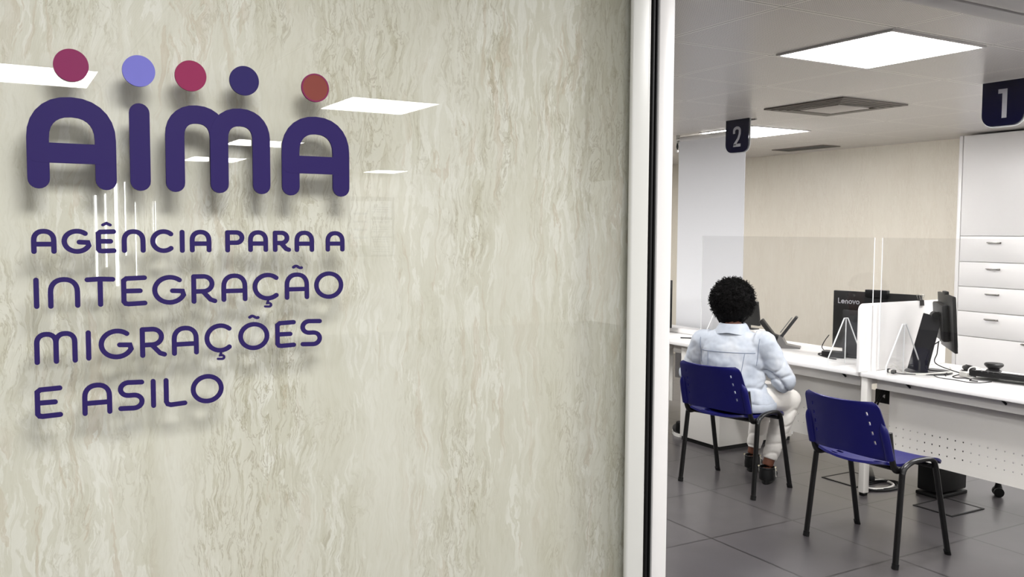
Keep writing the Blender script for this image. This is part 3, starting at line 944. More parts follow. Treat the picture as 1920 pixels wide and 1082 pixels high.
whole('cable', B().tube(curve([(4.842, 3.118, 0.748), (4.868, 3.128, 0.772), (4.905, 3.122, 0.781), (4.935, 3.100, 0.770), (4.945, 3.090, 0.738)], 8), 0.0032, 8), 'white_cable',
      'white cable arching in front of the computer mouse', 'cable', (4.90, 3.10, 0.736))
whole('cable', B().tube(curve([(4.67, 3.22, 0.737), (4.62, 3.14, 0.7365), (4.63, 3.06, 0.7365), (4.62, 2.98, 0.7365), (4.66, 2.93, 0.7365), (4.745, 2.915, 0.738)], 10), 0.0026, 8), 'black',
      'thin black cable lying on the desk in front of the keyboard', 'cable', (4.68, 3.0, 0.736))
whole('cable', B().tube(curve([(4.86, 3.17, 0.737), (4.78, 3.15, 0.737), (4.72, 3.13, 0.737), (4.70, 3.09, 0.737), (4.74, 3.06, 0.737), (4.72, 3.02, 0.737), (4.68, 3.00, 0.737), (4.69, 2.96, 0.737)], 10), 0.003, 8), 'black',
      'black cable in a tangled loop beside the mouse', 'cable', (4.79, 3.08, 0.736))
whole('cable', B().tube(curve([(4.62, 3.46, 0.755), (4.60, 3.43, 0.775), (4.59, 3.38, 0.755), (4.60, 3.33, 0.7375), (4.64, 3.27, 0.7375), (4.72, 3.20, 0.749), (4.80, 3.19, 0.752), (4.86, 3.24, 0.765)], 10), 0.0055, 10), 'white_cable',
      'thick white cable curving round the base of the edge-on computer', 'cable', (4.68, 3.3, 0.736))
t = thing('plug', 'small black plug with a pale band lying by the divider', 'plug', (4.535, 3.40, 0.733))
part('housing', B().box((4.540, 3.415, 0.746), (0.030, 0.020, 0.024), 0.006, rot=Matrix.Rotation(0.6, 4, 'Z')).box((4.530, 3.375, 0.745), (0.036, 0.024, 0.022), 0.006, rot=Matrix.Rotation(0.3, 4, 'Z')), 'black', t, True)
part('band', B().box((4.535, 3.395, 0.746), (0.018, 0.022, 0.018), 0.004), 'white_cable', t, True)
part('lead', B().tube(curve([(4.53, 3.365, 0.742), (4.55, 3.33, 0.737), (4.58, 3.31, 0.737), (4.60, 3.28, 0.737)], 8), 0.0024, 8), 'black', t, True)
t = thing('binder_clip', 'black binder clip gripping the top edge of the divider board', 'clip', (4.95, 3.515, 1.135))
part('jaw', B().prism([(-0.016, -0.028), (-0.012, 0.006), (0.012, 0.006), (0.016, -0.028), (0.013, -0.028), (0.010, 0.002), (-0.010, 0.002), (-0.013, -0.028)], (4.932, 3.515, 1.134), (0, 1, 0), (0, 0, 1), 0.036), 'black', t, True)
for s in (1, -1):
    part('wire_handle', B().tube(curve([(4.940, 3.515 + s * 0.008, 1.140), (4.938, 3.515 + s * 0.018, 1.168), (4.950, 3.515 + s * 0.020, 1.174), (4.962, 3.515 + s * 0.018, 1.168), (4.960, 3.515 + s * 0.008, 1.140)], 6), 0.0012, 6), 'chrome', t, True)

# things on the desk of the person
t = thing('signature_terminal', 'black and grey terminal with two tilted pads on the desk', 'terminal', (4.87, 4.53, 0.733))
q = [(-0.10, 0.0), (0.10, 0.0), (0.10, 0.012), (0.0, 0.028), (-0.045, 0.11), (-0.075, 0.11), (-0.085, 0.02), (-0.10, 0.012)]
lat = Vector((0.62, -0.78, 0))
part('base', B().prism([(-0.10, 0), (0.115, 0), (0.115, 0.010), (0.02, 0.026), (-0.012, 0.082), (-0.032, 0.086), (-0.050, 0.03), (-0.10, 0.012)], Vector((4.87, 4.53, 0.7335)) + Vector((0.78, 0.62, 0)) * 0.055, lat, (0, 0, 1), 0.11), 'grey', t, True)
def pad(c, ang, L, th, wid):
    d = lat * math.cos(ang) + Vector((0, 0, 1)) * math.sin(ang)
    n2 = Vector((0.78, 0.62, 0))
    m = Matrix((d, n2, d.cross(n2))).transposed()
    return B().box(Vector(c), (L, wid, th), 0.006, 2, m.to_4x4())
c0 = Vector((4.85, 4.555, 0.80))
part('left_pad', pad(c0 + lat * -0.080 + Vector((0, 0, 0.062)), R(128), 0.16, 0.030, 0.10), 'black_plastic', t, True)
part('left_hinge', pad(c0 + lat * -0.022 + Vector((0, 0, 0.0)), R(160), 0.085, 0.045, 0.09), 'black_plastic', t, True)
rp = part('right_pad', pad(c0 + lat * 0.062 + Vector((0, 0, 0.078)), R(55), 0.19, 0.022, 0.10), 'dark_grey', t, True)
part('pad_screen', pad(c0 + lat * 0.046 + Vector((0, 0, 0.095)), R(55), 0.13, 0.006, 0.085), 'grey', rp, True)
part('joint', B().ball(c0 + lat * 0.012 + Vector((0, 0, -0.018)), 0.018, 2), 'black_gloss', t, True)
part('support', B().tube([c0 + lat * 0.012 + Vector((0, 0, -0.02)), (4.86, 4.545, 0.736)], [0.012, 0.022], 12), 'dark_grey', t, True)
t = thing('small_display', 'black display on the low white box, partly hidden by the person\'s hair', 'display', (5.12, 5.12, 0.7975))
part('panel', B().box((5.10, 5.12, 0.925), (0.022, 0.24, 0.19), 0.004, rot=Matrix.Rotation(R(-8), 4, 'Y')), 'black_plastic', t, True)
part('stalk', B().b2((5.108, 5.10, 0.80), (5.120, 5.14, 0.86), 0.003), 'dark_grey', t, True)
part('base', B().b2((5.085, 5.05, 0.7975), (5.16, 5.19, 0.805), 0.003), 'dark_grey', t, True)
whole('paper_tray', B().b2((5.085, 5.235 - 0.21, 0.7335), (5.195, 5.232, 0.795), 0.006).b2((5.07, 5.02, 0.786), (5.2, 5.24, 0.797), 0.003), 'white', 'low white box at the back of the desk behind the person\'s collar', 'box', (5.14, 5.13, 0.7335))
whole('desk_ledge', B().b2((4.80, 5.40, 0.7335), (4.86, 6.75, 0.772), 0.008), 'white', 'white raised ledge on the far desk below the blind', 'ledge', (4.83, 6.05, 0.7335))
whole('pen', B().tube([(4.58, 5.30, 0.738), (4.68, 5.20, 0.738), (4.685, 5.195, 0.738)], [0.0045, 0.0045, 0.001], 8), 'dark_grey', 'thin dark pen lying on the desk left of the person', 'pen', (4.63, 5.25, 0.7335))
t = thing('power_adapter', 'black adapter lying on the desk under the lettered computer', 'adapter', (4.86, 4.04, 0.733))
part('housing', B().box((4.79, 4.02, 0.754), (0.07, 0.15, 0.040), 0.008, rot=Matrix.Rotation(R(20), 4, 'Z')), 'black_plastic', t, True)
part('lead', B().tube(curve([(4.79, 4.10, 0.75), (4.80, 4.15, 0.742), (4.78, 4.14, 0.738), (4.74, 4.06, 0.738), (4.70, 3.98, 0.738), (4.69, 3.92, 0.7385)], 8), 0.004, 8), 'black', t, True)
part('hanging_lead', B().tube(curve([(4.90, 4.16, 0.86), (4.87, 4.17, 0.82), (4.84, 4.165, 0.78), (4.80, 4.10, 0.758)], 8), 0.003, 8), 'black', t, True)

# ------------------------------------------------------------------ below the desks
t = thing('computer_tower', 'black computer box lying on the floor under the keyboard desk', 'computer', (4.88, 3.28, 0))
part('case', B().b2((4.75, 3.21, 0.03), (5.015, 3.355, 0.36), 0.01), 'black_plastic', t, True)
part('stand', B().b2((4.745, 3.205, 0.0), (5.02, 3.36, 0.022), 0.006), 'black', t, True)
b = B()
t = thing('caster', 'black chair caster showing under the perforated desk panel', 'caster', (5.12, 3.08, 0))
for s in (1, -1):
    part('wheel', B().tube([(5.12 + s * 0.006, 3.08 + s * 0.006, 0.028), (5.12 + s * 0.02, 3.08 + s * 0.02, 0.028)], 0.028, 18), 'black', t, True)
part('axle', B().tube([(5.105, 3.065, 0.028), (5.135, 3.095, 0.028)], 0.008, 10), 'chrome', t, True)
part('hood', B().tube([(5.12, 3.08, 0.045), (5.12, 3.08, 0.075), (5.12, 3.08, 0.13)], [0.024, 0.016, 0.010], 12), 'black', t, True)
whole('cable', B().tube(curve([(4.56, 3.60, 0.03), (4.60, 3.62, 0.008), (4.70, 3.66, 0.008), (4.79, 3.62, 0.008), (4.77, 3.53, 0.008), (4.68, 3.49, 0.010), (4.58, 3.50, 0.012), (4.545, 3.56, 0.014), (4.60, 3.61, 0.016)], 10), 0.0075, 10), 'white_cable',
      'white cable coiled on the floor beside the white desk leg', 'cable', (4.66, 3.56, 0))
cc = B()
for k in range(3):
    rr = 0.125 + 0.012 * k
    cc.tube([(4.68 + rr * math.cos(a) * 1.0, 3.555 + rr * 0.62 * math.sin(a), 0.007 + 0.004 * math.sin(a * 2 + k)) for a in [2 * PI * i / 40 for i in range(41)]], 0.0065, 8)
whole('cable', cc, 'black', 'black cable coiled flat on the floor under the white cable', 'cable', (4.68, 3.555, 0))
whole('power_strip', B().box((4.79, 3.72, 0.021), (0.05, 0.24, 0.040), 0.006, rot=Matrix.Rotation(R(-48), 4, 'Z')), 'black_plastic', 'black power strip on the floor behind the white desk leg', 'power strip', (4.79, 3.72, 0))
for nm, (xa, ya, xb, yb), lb in (('a', (4.53, 2.98, 4.80, 3.20), 'flush floor box lid on the tiles below the keyboard desk'), ('b', (4.54, 3.62, 4.80, 3.86), 'flush floor box lid on the tiles left of the white desk leg')):
    t = thing('floor_box', lb, 'floor box', ((xa + xb) / 2, (ya + yb) / 2, 0), group='flush floor boxes')
    part('lid', B().b2((xa, ya, 0.0003), (xb, yb, 0.003)), 'floor', t, True)
    f = B()
    f.b2((xa - 0.012, ya - 0.012, 0), (xb + 0.012, ya, 0.0042)); f.b2((xa - 0.012, yb, 0), (xb + 0.012, yb + 0.012, 0.0042))
    f.b2((xa - 0.012, ya, 0), (xa, yb, 0.0042)); f.b2((xb, ya, 0), (xb + 0.012, yb, 0.0042))
    part('rim', f, 'black', t, True)
t = thing('socket_box', 'black socket box with pale mark hanging under the desk joint', 'socket', (5.12, 3.86, 0.45))
part('housing', B().b2((5.085, 3.80, 0.425), (5.15, 3.925, 0.515), 0.006), 'black_plastic', t, True)
part('mark', B().prism([(-0.014, 0), (0.016, 0.012), (0.014, -0.014)], (5.0848, 3.862, 0.475), (0, -1, 0), (0, 0, 1), -0.002), 'paper', t, True)
part('hanger', B().b2((5.11, 3.85, 0.513), (5.13, 3.87, 0.707)), 'black', t, True)
for k, lb in ((0, 'black cable hanging under the desk joint, nearer the white leg'), (1, 'black cable hanging under the desk joint, nearer the socket box')):
    whole('cable', B().tube(curve([(4.56 + 0.06 * k, 3.56, 0.703), (4.66 + 0.05 * k, 3.56, 0.66), (4.70 + 0.02 * k, 3.58, 0.58), (4.66 + 0.03 * k, 3.60, 0.50), (4.64 + 0.02 * k, 3.62, 0.40), (4.62, 3.63, 0.30)], 8), 0.0065, 8), 'black', lb, 'cable', (4.66, 3.58, 0.5), 'cables under the desk joint')
t = thing('shoe', 'black shoe with pale sole edge on the floor beside the door frame', 'shoe', (4.55, 5.27, 0), R(60))
part('upper', modified(B().ball((0, 0, 0.035), 0.05, 3, (2.3, 0.85, 0.8)).tube([(-0.07, 0, 0.04), (-0.075, 0, 0.11)], [0.038, 0.034], 14), [('REMESH', dict(mode='VOXEL', voxel_size=0.006)), ('SMOOTH', dict(iterations=4))]), 'black', t)
part('sole', B().prism([(0.125 * math.cos(a), 0.046 * math.sin(a) * (1 - 0.18 * math.cos(a))) for a in [2 * PI * k / 32 for k in range(32)]], (0, 0, 0.0), (1, 0, 0), (0, 1, 0), 0.022), 'white_cable', t)

# ------------------------------------------------------------------ blind and cabinet
t = thing('roller_blind', 'white roller blind hanging from the ceiling behind the far desk', 'blind', (5.30, 5.80, ZC))
part('cloth', B().b2((5.298, 5.385, 0.25), (5.302, 6.195, 2.345)), 'blind', t, True)
part('tube', B().tube([(5.30, 5.36, 2.362), (5.30, 6.17, 2.362)], 0.022, 20), 'white_alu', t, True)
b = B()
b.tube([(5.30, 6.17, 2.362), (5.30, 6.215, 2.362)], 0.017, 14)
b.b2((5.285, 6.20, 2.33), (5.315, 6.222, ZC), 0.002)
part('end_bracket', b, 'chrome', t, True)
part('pull', B().tube([(5.30, 6.218, 2.335), (5.30, 6.218, 2.30), (5.30, 6.218, 2.275)], [0.006, 0.011, 0.004], 10), 'black', t, True)
part('pull_tip', B().ball((5.30, 6.218, 2.262), 0.012, 2), 'white', t, True)

t = thing('storage_cabinet', 'tall white built-in cabinet with drawers on the right', 'cabinet', (7.40, 3.6, 0))
part('carcass', B().b2((7.265, 2.2, 0), (7.548, 4.79, 2.385)), 'white', t, True)
part('side_panel', B().b2((7.245, 4.79, 0), (7.548, 4.822, 2.385), 0.002), 'white', t, True)
part('upper_panel', B().b2((7.247, 2.2, 1.5315), (7.2645, 4.783, 2.382), 0.002), 'white', t, True)
zz = [1.528, 1.308, 1.096, 0.884, 0.669]
def handle(y, z):
    h = B()
    h.tube(curve([(7.246, y - 0.050, z), (7.222, y - 0.050, z), (7.218, y - 0.040, z - 0.002), (7.218, y + 0.040, z - 0.002), (7.222, y + 0.050, z), (7.246, y + 0.050, z)], 4), 0.0042, 8)
    h.b2((7.244, y - 0.058, z - 0.012), (7.2475, y + 0.058, z + 0.004), 0.001)
    return h
for k in range(4):
    d = part('drawer', B().b2((7.247, 4.195, zz[k + 1] + 0.003), (7.2645, 4.783, zz[k] - 0.003), 0.002), 'white', t, True)
    part('handle', handle(4.475, zz[k] - 0.052), 'chrome', d, True)
    d = part('drawer', B().b2((7.247, 3.605, zz[k + 1] + 0.003), (7.2645, 4.189, zz[k] - 0.003), 0.002), 'white', t, True)
    part('handle', handle(3.90, zz[k] - 0.052), 'chrome', d, True)
d = part('door', B().b2((7.247, 3.605, 0.08), (7.2645, 4.783, 0.666), 0.002), 'white', t, True)
part('handle', handle(4.155, 0.655), 'chrome', d, True)

# ------------------------------------------------------------------ the person
P0 = Vector((3.95, 4.04, 0.0))
V = Vector
def rem(b, vox, it=6, sub=None):
    return modified(b, [('REMESH', dict(mode='VOXEL', voxel_size=vox, adaptivity=0.0)), ('SMOOTH', dict(iterations=it, factor=0.5))])
def ell(c, a1, r1, a2, r2, n=24):
    c, a1, a2 = V(c), V(a1), V(a2)
    return [c + a1 * r1 * math.cos(2 * PI * k / n) + a2 * r2 * math.sin(2 * PI * k / n) for k in range(n)]
f_ = V((0.866, 0.5, 0)); r_ = V((0.5, -0.866, 0)); z_ = V((0, 0, 1))          # torso faces f_, r_ is her right
fh = V((0.96, 0.28, 0)).normalized(); rh = V((0.28, -0.96, 0)).normalized()      # hips
SHc = V((3.925, 4.065, 0.885))
shR = SHc + r_ * 0.195 + z_ * -0.005
shL = SHc - r_ * 0.180 + z_ * -0.015
elR = V((4.125, 3.830, 0.655)); elL = V((3.835, 4.335, 0.665))
haR = V((4.285, 4.00, 0.600)); haL = V((4.175, 4.245, 0.605))
hipR = V((3.985, 3.945, 0.545)); hipL = V((3.965, 4.135, 0.545))
knR = V((4.275, 3.925, 0.510)); knL = V((4.36, 4.20, 0.515))
anR = V((4.150, 3.970, 0.105)); anL = V((4.285, 4.230, 0.105))
HEAD = V((3.965, 4.098, 1.115)); fc = V((0.93, 0.37, 0)).normalized(); rc_ = V((0.37, -0.93, 0)).normalized()

person = thing('person', 'person in pale denim jacket and white trousers seated with back to us', 'person', P0)
# body: one continuous skin
b = B()
# head and neck
b.rings([ell(HEAD + z_ * dz + fc * df, fc, a, rc_, w) for dz, df, a, w in ((-0.125, 0.045, 0.030, 0.028), (-0.105, 0.030, 0.062, 0.050), (-0.07, 0.015, 0.084, 0.064), (-0.02, 0.0, 0.096, 0.072), (0.03, -0.004, 0.100, 0.076), (0.07, -0.006, 0.090, 0.070), (0.10, -0.008, 0.066, 0.052), (0.118, -0.008, 0.025, 0.022))])
b.tube([SHc + z_ * 0.03 - f_ * 0.01, SHc + z_ * 0.10, HEAD - z_ * 0.06 - fc * 0.018], [0.066, 0.056, 0.055], 16)
# face: nose, brow, lips, chin, ears, eye hollows left to shading
b.tube([HEAD + fc * 0.092 + z_ * 0.012, HEAD + fc * 0.108 - z_ * 0.020, HEAD + fc * 0.100 - z_ * 0.034], [0.008, 0.014, 0.010], 8)
for s in (1, -1):
    b.ball(HEAD + fc * 0.098 - z_ * 0.032 + rc_ * s * 0.010, 0.009, 2)
    b.ball(HEAD + fc * 0.080 + rc_ * s * 0.032 + z_ * 0.006, 0.013, 2)
    b.ball(HEAD + fc * 0.078 + rc_ * s * 0.034 + z_ * 0.024, 0.012, 2, (1, 1, 0.5))
    b.ball(HEAD + rc_ * s * 0.076 - fc * 0.004 - z_ * 0.008, 0.022, 2, (0.7, 0.5, 1.3))
b.tube([HEAD + fc * 0.088 - z_ * 0.058 - rc_ * 0.022, HEAD + fc * 0.100 - z_ * 0.056, HEAD + fc * 0.088 - z_ * 0.058 + rc_ * 0.022], [0.005, 0.009, 0.005], 8)
b.tube([HEAD + fc * 0.086 - z_ * 0.068 - rc_ * 0.018, HEAD + fc * 0.097 - z_ * 0.070, HEAD + fc * 0.086 - z_ * 0.068 + rc_ * 0.018], [0.004, 0.009, 0.004], 8)
b.ball(HEAD + fc * 0.080 - z_ * 0.108, 0.022, 2)
# trunk
b.rings([ell(c, f, a, r, w) for c, f, r, a, w in (
    (V((3.955, 4.04, 0.475)), fh, rh, 0.10, 0.15), (V((3.945, 4.04, 0.54)), fh, rh, 0.125, 0.18), (V((3.925, 4.045, 0.64)), fh, rh, 0.115, 0.155),
    (V((3.915, 4.055, 0.74)), f_, r_, 0.105, 0.145), (V((3.92, 4.06, 0.84)), f_, r_, 0.105, 0.160), (SHc + z_ * 0.01, f_, r_, 0.080, 0.150), (SHc + z_ * 0.05, f_, r_, 0.05, 0.07))])
for sh, el, ha in ((shR, elR, haR), (shL, elL, haL)):
    b.ball(sh, 0.055, 2)
    b.tube([sh, sh.lerp(el, 0.5), el], [0.050, 0.046, 0.038], 14)
    b.ball(el, 0.037, 2)
    d = (ha - el).normalized()
    wr = ha - d * 0.06
    b.tube([el, el.lerp(wr, 0.4), wr], [0.038, 0.036, 0.026], 14)
    # palm and five fingers lying on the thigh
    sidev = d.cross(z_).normalized()
    pc = wr + d * 0.045
    b.rings([ell(wr + d * q - z_ * 0.002, sidev, w, z_, h) for q, w, h in ((-0.01, 0.026, 0.021), (0.02, 0.034, 0.018), (0.05, 0.040, 0.016), (0.082, 0.040, 0.013), (0.09, 0.034, 0.009))])
    inner = 1 if (sidev.dot(r_) < 0) == (sh is shR) else -1
    for k, (off, ln_) in enumerate(((-0.031, 0.062), (-0.010, 0.078), (0.011, 0.073), (0.031, 0.056))):
        p0 = wr + d * 0.082 + sidev * off * -inner
        p1 = p0 + d * ln_ * 0.45 + z_ * 0.004
        p2 = p1 + d * ln_ * 0.32 - z_ * 0.012
        p3 = p2 + d * ln_ * 0.20 - z_ * 0.016
        b.tube([p0, p1, p2, p3], [0.0092, 0.0086, 0.0078, 0.0062], 8)
    t0 = wr + d * 0.02 + sidev * inner * 0.028
    b.tube([t0, t0 + d * 0.030 + sidev * inner * 0.020, t0 + d * 0.062 + sidev * inner * 0.022, t0 + d * 0.080 + sidev * inner * 0.016], [0.014, 0.012, 0.010, 0.007], 8)
for hp, kn, an in ((hipR, knR, anR), (hipL, knL, anL)):
    b.tube([hp, hp.lerp(kn, 0.5), kn], [0.090, 0.080, 0.058], 18)
    b.ball(kn, 0.058, 2)
    b.tube([kn, kn.lerp(an, 0.35) , an.lerp(kn, 0.12), an], [0.056, 0.055, 0.036, 0.034], 16)
    td = V((0.80, 0.60, 0)).normalized()
    b.tube([an - td * 0.03 - z_ * 0.02, an - z_ * 0.055 - td * 0.02], [0.034, 0.034], 14)
    b.tube([an - z_ * 0.055 - td * 0.035, an + td * 0.05 - z_ * 0.055, an + td * 0.13 - z_ * 0.072, an + td * 0.165 - z_ * 0.078], [0.032, 0.036, 0.034, 0.018], 14, 1.15)
body = part('body', rem(b, 0.0055, 3), 'skin', person, True, smooth=80)

for s in (1, -1):
    eye = part('eye', B().ball(HEAD + fc * 0.0815 + rc_ * s * 0.032 + z_ * 0.010, 0.0108, 3), 'eye_white', person, True)
    part('iris', B().ball(HEAD + fc * 0.0868 + rc_ * s * 0.032 + z_ * 0.010, 0.0066, 3), 'black_gloss', eye, True)
    part('eyebrow', B().tube(curve([HEAD + fc * 0.090 + rc_ * s * 0.016 + z_ * 0.027, HEAD + fc * 0.089 + rc_ * s * 0.033 + z_ * 0.033, HEAD + fc * 0.076 + rc_ * s * 0.050 + z_ * 0.027], 5), 0.0036, 8), 'hair', person, True)
part('lips', B().tube(curve([HEAD + fc * 0.088 - z_ * 0.063 - rc_ * 0.023, HEAD + fc * 0.0985 - z_ * 0.058 - rc_ * 0.006, HEAD + fc * 0.0985 - z_ * 0.058 + rc_ * 0.006, HEAD + fc * 0.088 - z_ * 0.063 + rc_ * 0.023], 5), 0.0058, 8).tube(curve([HEAD + fc * 0.088 - z_ * 0.064 - rc_ * 0.022, HEAD + fc * 0.0975 - z_ * 0.069, HEAD + fc * 0.088 - z_ * 0.064 + rc_ * 0.022], 6), 0.0064, 8), 'lip', person, True)
# hair: round afro of tight curls
hc = HEAD + V((-0.022, -0.010, 0.020))
b = B()
g = bmesh.ops.create_icosphere(b.bm, subdivisions=5, radius=1.0)
for v in b.bm.verts:
    d = v.co.normalized()
    rad = 0.128 + 0.012 * noise.noise(d * 4.0) + 0.010 * noise.noise(d * 11.0) + 0.006 * noise.noise(d * 26.0)
    face = d.dot(fc)
    if face > 0.45 and d.z < 0.45:
        rad *= 1 - 0.55 * min(1, (face - 0.45) / 0.25) * min(1, (0.45 - d.z) / 0.4)
    v.co = hc + V((d.x * rad, d.y * rad, d.z * rad * (0.98 if d.z > 0 else (1.16 if face > 0.1 else 1.26))))
hair = part('hair', b, 'hair', person, True, smooth=180)
b = B()
for i in range(2600):
    zq = random.uniform(-0.86, 1.0)
    a = random.uniform(0, 2 * PI)
    q = math.sqrt(1 - zq * zq)
    d = V((q * math.cos(a), q * math.sin(a), zq))
    if d.dot(fc) > 0.45 and d.z < 0.42:
        continue
    t1 = d.cross(z_ + V((0.1, 0.2, 0))).normalized()
    t2 = d.cross(t1)
    base = hc + d * (0.120 + random.uniform(-0.006, 0.010))
    rr, ph, ln_ = random.uniform(0.003, 0.007), random.uniform(0, 6.28), random.uniform(0.010, 0.027)
    pts = [base + d * ln_ * k / 7 + (t1 * math.cos(ph + k * 1.15) + t2 * math.sin(ph + k * 1.15)) * rr * (0.6 + 0.4 * k / 7) for k in range(8)]
    b.tube(pts, [0.0016] * 6 + [0.0013, 0.0007], 4)
part('curls', b, 'hair', hair, True, smooth=180, recalc=False)

# jacket: trunk and sleeves in one cloth, folds pressed in
b = B()
b.rings([ell(c, f, a, r, w) for c, f, r, a, w in (
    (V((3.965, 4.025, 0.480)), fh, rh, 0.172, 0.212), (V((3.955, 4.03, 0.53)), fh, rh, 0.176, 0.220), (V((3.935, 4.04, 0.60)), fh, rh, 0.150, 0.196),
    (V((3.925, 4.05, 0.68)), f_, r_, 0.142, 0.188), (V((3.92, 4.055, 0.77)), f_, r_, 0.138, 0.194), (V((3.922, 4.062, 0.85)), f_, r_, 0.128, 0.202), (SHc + z_ * 0.035, f_, r_, 0.094, 0.176),
    (SHc + z_ * 0.065 + f_ * 0.004, f_, r_, 0.074, 0.110), (SHc + z_ * 0.088 + f_ * 0.012, f_, r_, 0.064, 0.070))])
for sh, el, ha in ((shR, elR, haR), (shL, elL, haL)):
    b.ball(sh, 0.078, 3)
    b.tube([sh + (SHc - sh) * 0.25, sh, sh.lerp(el, 0.35), sh.lerp(el, 0.7), el], [0.080, 0.080, 0.074, 0.068, 0.064], 20)
    b.ball(el, 0.064, 3)
    d = (ha - el).normalized()
    b.tube([el, el.lerp(ha, 0.35), ha - d * 0.075], [0.062, 0.056, 0.043], 18)
jk = rem(b, 0.007, 8)
jk.bm.normal_update()
def seg_t(p, a, c):
    ab = c - a
    t = max(0, min(1, (p - a).dot(ab) / ab.length_squared))
    return t, (p - (a + ab * t)).length
for v in jk.bm.verts:
    p = v.co
    dsp = 0.0
    # sleeve rings
    for sh, el in ((shR, elR), (shL, elL)):
        t_, dd = seg_t(p, sh, el)
        if dd < 0.11 and t_ > 0.25:
            k = (t_ - 0.25) / 0.75
            c_ = (1 - abs(math.sin(t_ * 11 + 2.6 * noise.noise(p * 8)))) ** 2.2
            dsp += k * (0.004 - 0.015 * c_ * max(0.15, 0.55 + noise.noise(p * 6 + V((5, 2, 8)))))
    # slanting drag lines over the back and bunching at the waist
    low = max(0, min(1, (0.80 - p.z) / 0.16))
    q = p.z * 27 + (p - SHc).dot(r_) * 13 + 2.4 * noise.noise(p * 6)
    c_ = (1 - abs(math.sin(q))) ** 2.4
    dsp += low * (0.005 - 0.020 * c_ * max(0.1, 0.6 + noise.noise(p * 5 + V((3, 1, 2)))))
    q = p.z * 20 - (p - SHc).dot(r_) * 24 + 3.0 * noise.noise(p * 7 + V((1, 7, 3)))
    c_ = (1 - abs(math.sin(q))) ** 3
    dsp -= 0.010 * c_ * max(0.0, noise.noise(p * 6 + V((9, 4, 1))) + 0.25) * min(1.0, 0.3 + low)
    dsp += 0.004 * noise.noise(p * 16) + 0.002 * noise.noise(p * 40)
    v.co = p + v.normal * dsp
bvh = BVHTree.FromBMesh(jk.bm)
jacket = part('jacket', jk, 'denim', person, True, smooth=80)
# collar standing round the neck and folding down
nk = SHc + z_ * 0.085 + f_ * 0.008
cr = []
for k in range(25):
    a = R(150) * (k / 12 - 1)
    d = -f_ * math.cos(a) + r_ * math.sin(a)
    sq = 1.0 + 0.05 * abs(math.sin(a))
    cr.append([nk + d * 0.068 * sq - z_ * 0.020, nk + d * 0.064 * sq + z_ * 0.012, nk + d * 0.066 * sq + z_ * 0.026, nk + d * 0.078 * sq + z_ * 0.022, nk + d * 0.098 * sq - z_ * (0.010 + 0.012 * abs(math.sin(a))), nk + d * 0.106 * sq - z_ * (0.026 + 0.018 * abs(math.sin(a)))])
b = B()
vr = [[b.bm.verts.new(p) for p in r] for r in cr]
for A1, B1 in zip(vr, vr[1:]):
    for i in range(5):
        b.bm.faces.new((A1[i], A1[i + 1], B1[i + 1], B1[i]))
part('collar', modified(b, [('SUBSURF', dict(levels=1, render_levels=1)), ('SOLIDIFY', dict(thickness=0.005, offset=0.0))]), 'denim', jacket, True, smooth=60)
# seams lying on the cloth
def on_cloth(p, frm):
    p, frm = V(p), V(frm)
    hit = bvh.ray_cast(frm, (p - frm).normalized())
    return hit[0]
def seam(pts, rad=0.0016):
    o = [q for q in (on_cloth(p, V((p.x, p.y, p.z)) - f_ * 0.6 + r_ * 0.0) for p in pts) if q is not None]
    return o
bs = B()
def line(p, q, n=24, sag=0.0):
    pts = []
    for i in range(n + 1):
        t_ = i / n
        c = p.lerp(q, t_) - z_ * sag * 4 * t_ * (1 - t_)
        h = bvh.ray_cast(c - f_ * 0.6, f_)
        if h[0] is not None:
            pts.append(h[0] - f_ * 0.0004)
    if len(pts) > 3:
        bs.tube(pts, 0.0024, 6)
C0 = SHc
line(C0 - r_ * 0.165 - z_ * 0.055, C0 + r_ * 0.165 - z_ * 0.055)                    # yoke
line(C0 - r_ * 0.115 - z_ * 0.060, C0 - r_ * 0.105 - z_ * 0.27)                     # back panels
line(C0 + r_ * 0.110 - z_ * 0.060, C0 + r_ * 0.080 - z_ * 0.30)
line(C0 + r_ * 0.185 + z_ * 0.030, C0 + r_ * 0.172 - z_ * 0.13)                     # armholes
line(C0 - r_ * 0.178 + z_ * 0.020, C0 - r_ * 0.168 - z_ * 0.13)
part('seam', bs, 'stitch', jacket, True, smooth=80)
# waistband
wb = B()
rgs = []
for dz, k in ((-0.012, 0.006), (-0.004, 0.011), (0.026, 0.011), (0.036, 0.005)):
    rgs.append(ell(V((3.965, 4.025, 0.492)) + z_ * dz, fh, 0.172 + k, rh, 0.212 + k, 48))
wb.rings(rgs, True, False)
part('waistband', modified(wb, [('SOLIDIFY', dict(thickness=0.006, offset=-1.0))]), 'denim', jacket, True, smooth=60)

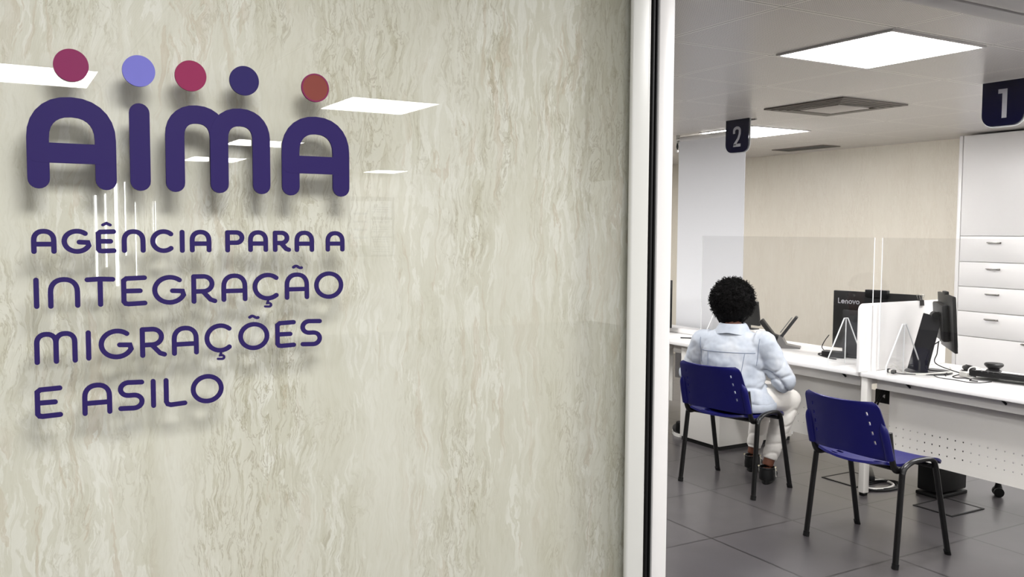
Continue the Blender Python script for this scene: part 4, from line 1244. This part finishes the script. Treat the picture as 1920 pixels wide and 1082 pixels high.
# trousers
b = B()
b.rings([ell(c, fh, a, rh, w) for c, a, w in ((V((3.94, 4.035, 0.478)), 0.128, 0.170), (V((3.935, 4.035, 0.52)), 0.150, 0.195), (V((3.93, 4.04, 0.58)), 0.142, 0.185), (V((3.93, 4.04, 0.66)), 0.12, 0.16))])
for hp, kn, an in ((hipR, knR, anR), (hipL, knL, anL)):
    b.ball(hp, 0.098, 3)
    b.tube([hp, hp.lerp(kn, 0.5), kn], [0.100, 0.092, 0.074], 20)
    b.ball(kn, 0.074, 3)
    b.tube([kn, kn.lerp(an, 0.30) - fh * 0.012, kn.lerp(an, 0.65), kn.lerp(an, 0.90)], [0.073, 0.072, 0.056, 0.047], 20)
tr = rem(b, 0.007, 8)
tr.bm.normal_update()
for v in tr.bm.verts:
    p = v.co
    dsp = 0.004 * noise.noise(p * 12)
    for kn, an in ((knR, anR), (knL, anL)):
        t_, dd = seg_t(p, kn, an)
        if dd < 0.1 and p.z < 0.5:
            back = 0.5 + 0.5 * math.tanh(-(p - (kn + (an - kn) * t_)).dot(fh) * 30)
            c_ = (1 - abs(math.sin(t_ * 19 + (p - kn).dot(rh) * 9 + 2.2 * noise.noise(p * 8)))) ** 2.6
            dsp -= 0.010 * c_ * (0.35 + 0.65 * back) * (0.35 + 0.65 * abs(2 * t_ - 1))
    v.co = p + v.normal * dsp
part('trousers', tr, 'trouser', person, True, smooth=80)
# strappy shoes
for an in (anR, anL):
    td = V((0.80, 0.60, 0)).normalized(); sd_ = V((0.60, -0.80, 0)).normalized()
    heel = V((an.x, an.y, 0)) - td * 0.055
    outl = []
    for k in range(28):
        a = 2 * PI * k / 28
        ln_ = 0.122 * math.cos(a)
        outl.append((0.115 + ln_, 0.040 * math.sin(a) * (1.0 + 0.18 * math.cos(a))))
    sh = part('shoe', B().prism(outl, heel - td * 0.012 + z_ * 0.0, td, -sd_, 0.030), 'black', person, True)
    u = B()
    hc_ = heel + td * 0.035
    rg = []
    for zq, k in ((0.024, 1.0), (0.045, 1.02), (0.070, 0.98), (0.088, 0.92)):
        rg.append([hc_ + z_ * zq + (-td * math.cos(a) * 0.046 + sd_ * math.sin(a) * 0.044) * k + td * (0.045 if abs(a) > 1.6 else 0) for a in [R(-115) + R(230) * i / 16 for i in range(17)]])
    u.rings(rg, False, False)
    part('heel_counter', modified(u, [('SOLIDIFY', dict(thickness=0.005, offset=0.0))]), 'black', sh, True)
    u = B()
    for q, h, w in ((0.105, 0.075, 0.046), (0.150, 0.058, 0.048), (0.190, 0.048, 0.045)):
        c = heel + td * q
        u.tube([c + sd_ * math.cos(a) * w + z_ * (0.022 + math.sin(a) * (h - 0.018)) for a in [PI * i / 14 for i in range(15)]], 0.011, 8, 0.35, td)
    part('strap', u, 'black', sh, True)
    c = hc_ + td * 0.015
    part('ankle_band', B().tube([c + z_ * 0.090 - td * math.cos(a) * 0.047 + sd_ * math.sin(a) * 0.046 for a in [2 * PI * i / 28 for i in range(29)]], 0.009, 8, 0.4, z_), 'black', sh, True)
    for sg in (1, -1):
        o = part('side_strap', B().tube([c + sd_ * sg * 0.048 + z_ * 0.098 - td * 0.005, c + sd_ * sg * 0.049 + z_ * 0.060 + td * 0.022, c + sd_ * sg * 0.049 + z_ * 0.030 + td * 0.040], 0.007, 8, 0.5), 'white_cable', sh, True)
        o['label'] = 'white side strap'
    for sg in (1, -1):
        part('bead', B().ball(c + sd_ * sg * 0.050 + z_ * 0.098, 0.006, 2), 'pearl', sh, True)
        part('bead', B().ball(c + sd_ * sg * 0.049 + z_ * 0.075 + td * 0.022, 0.006, 2), 'pearl', sh, True)
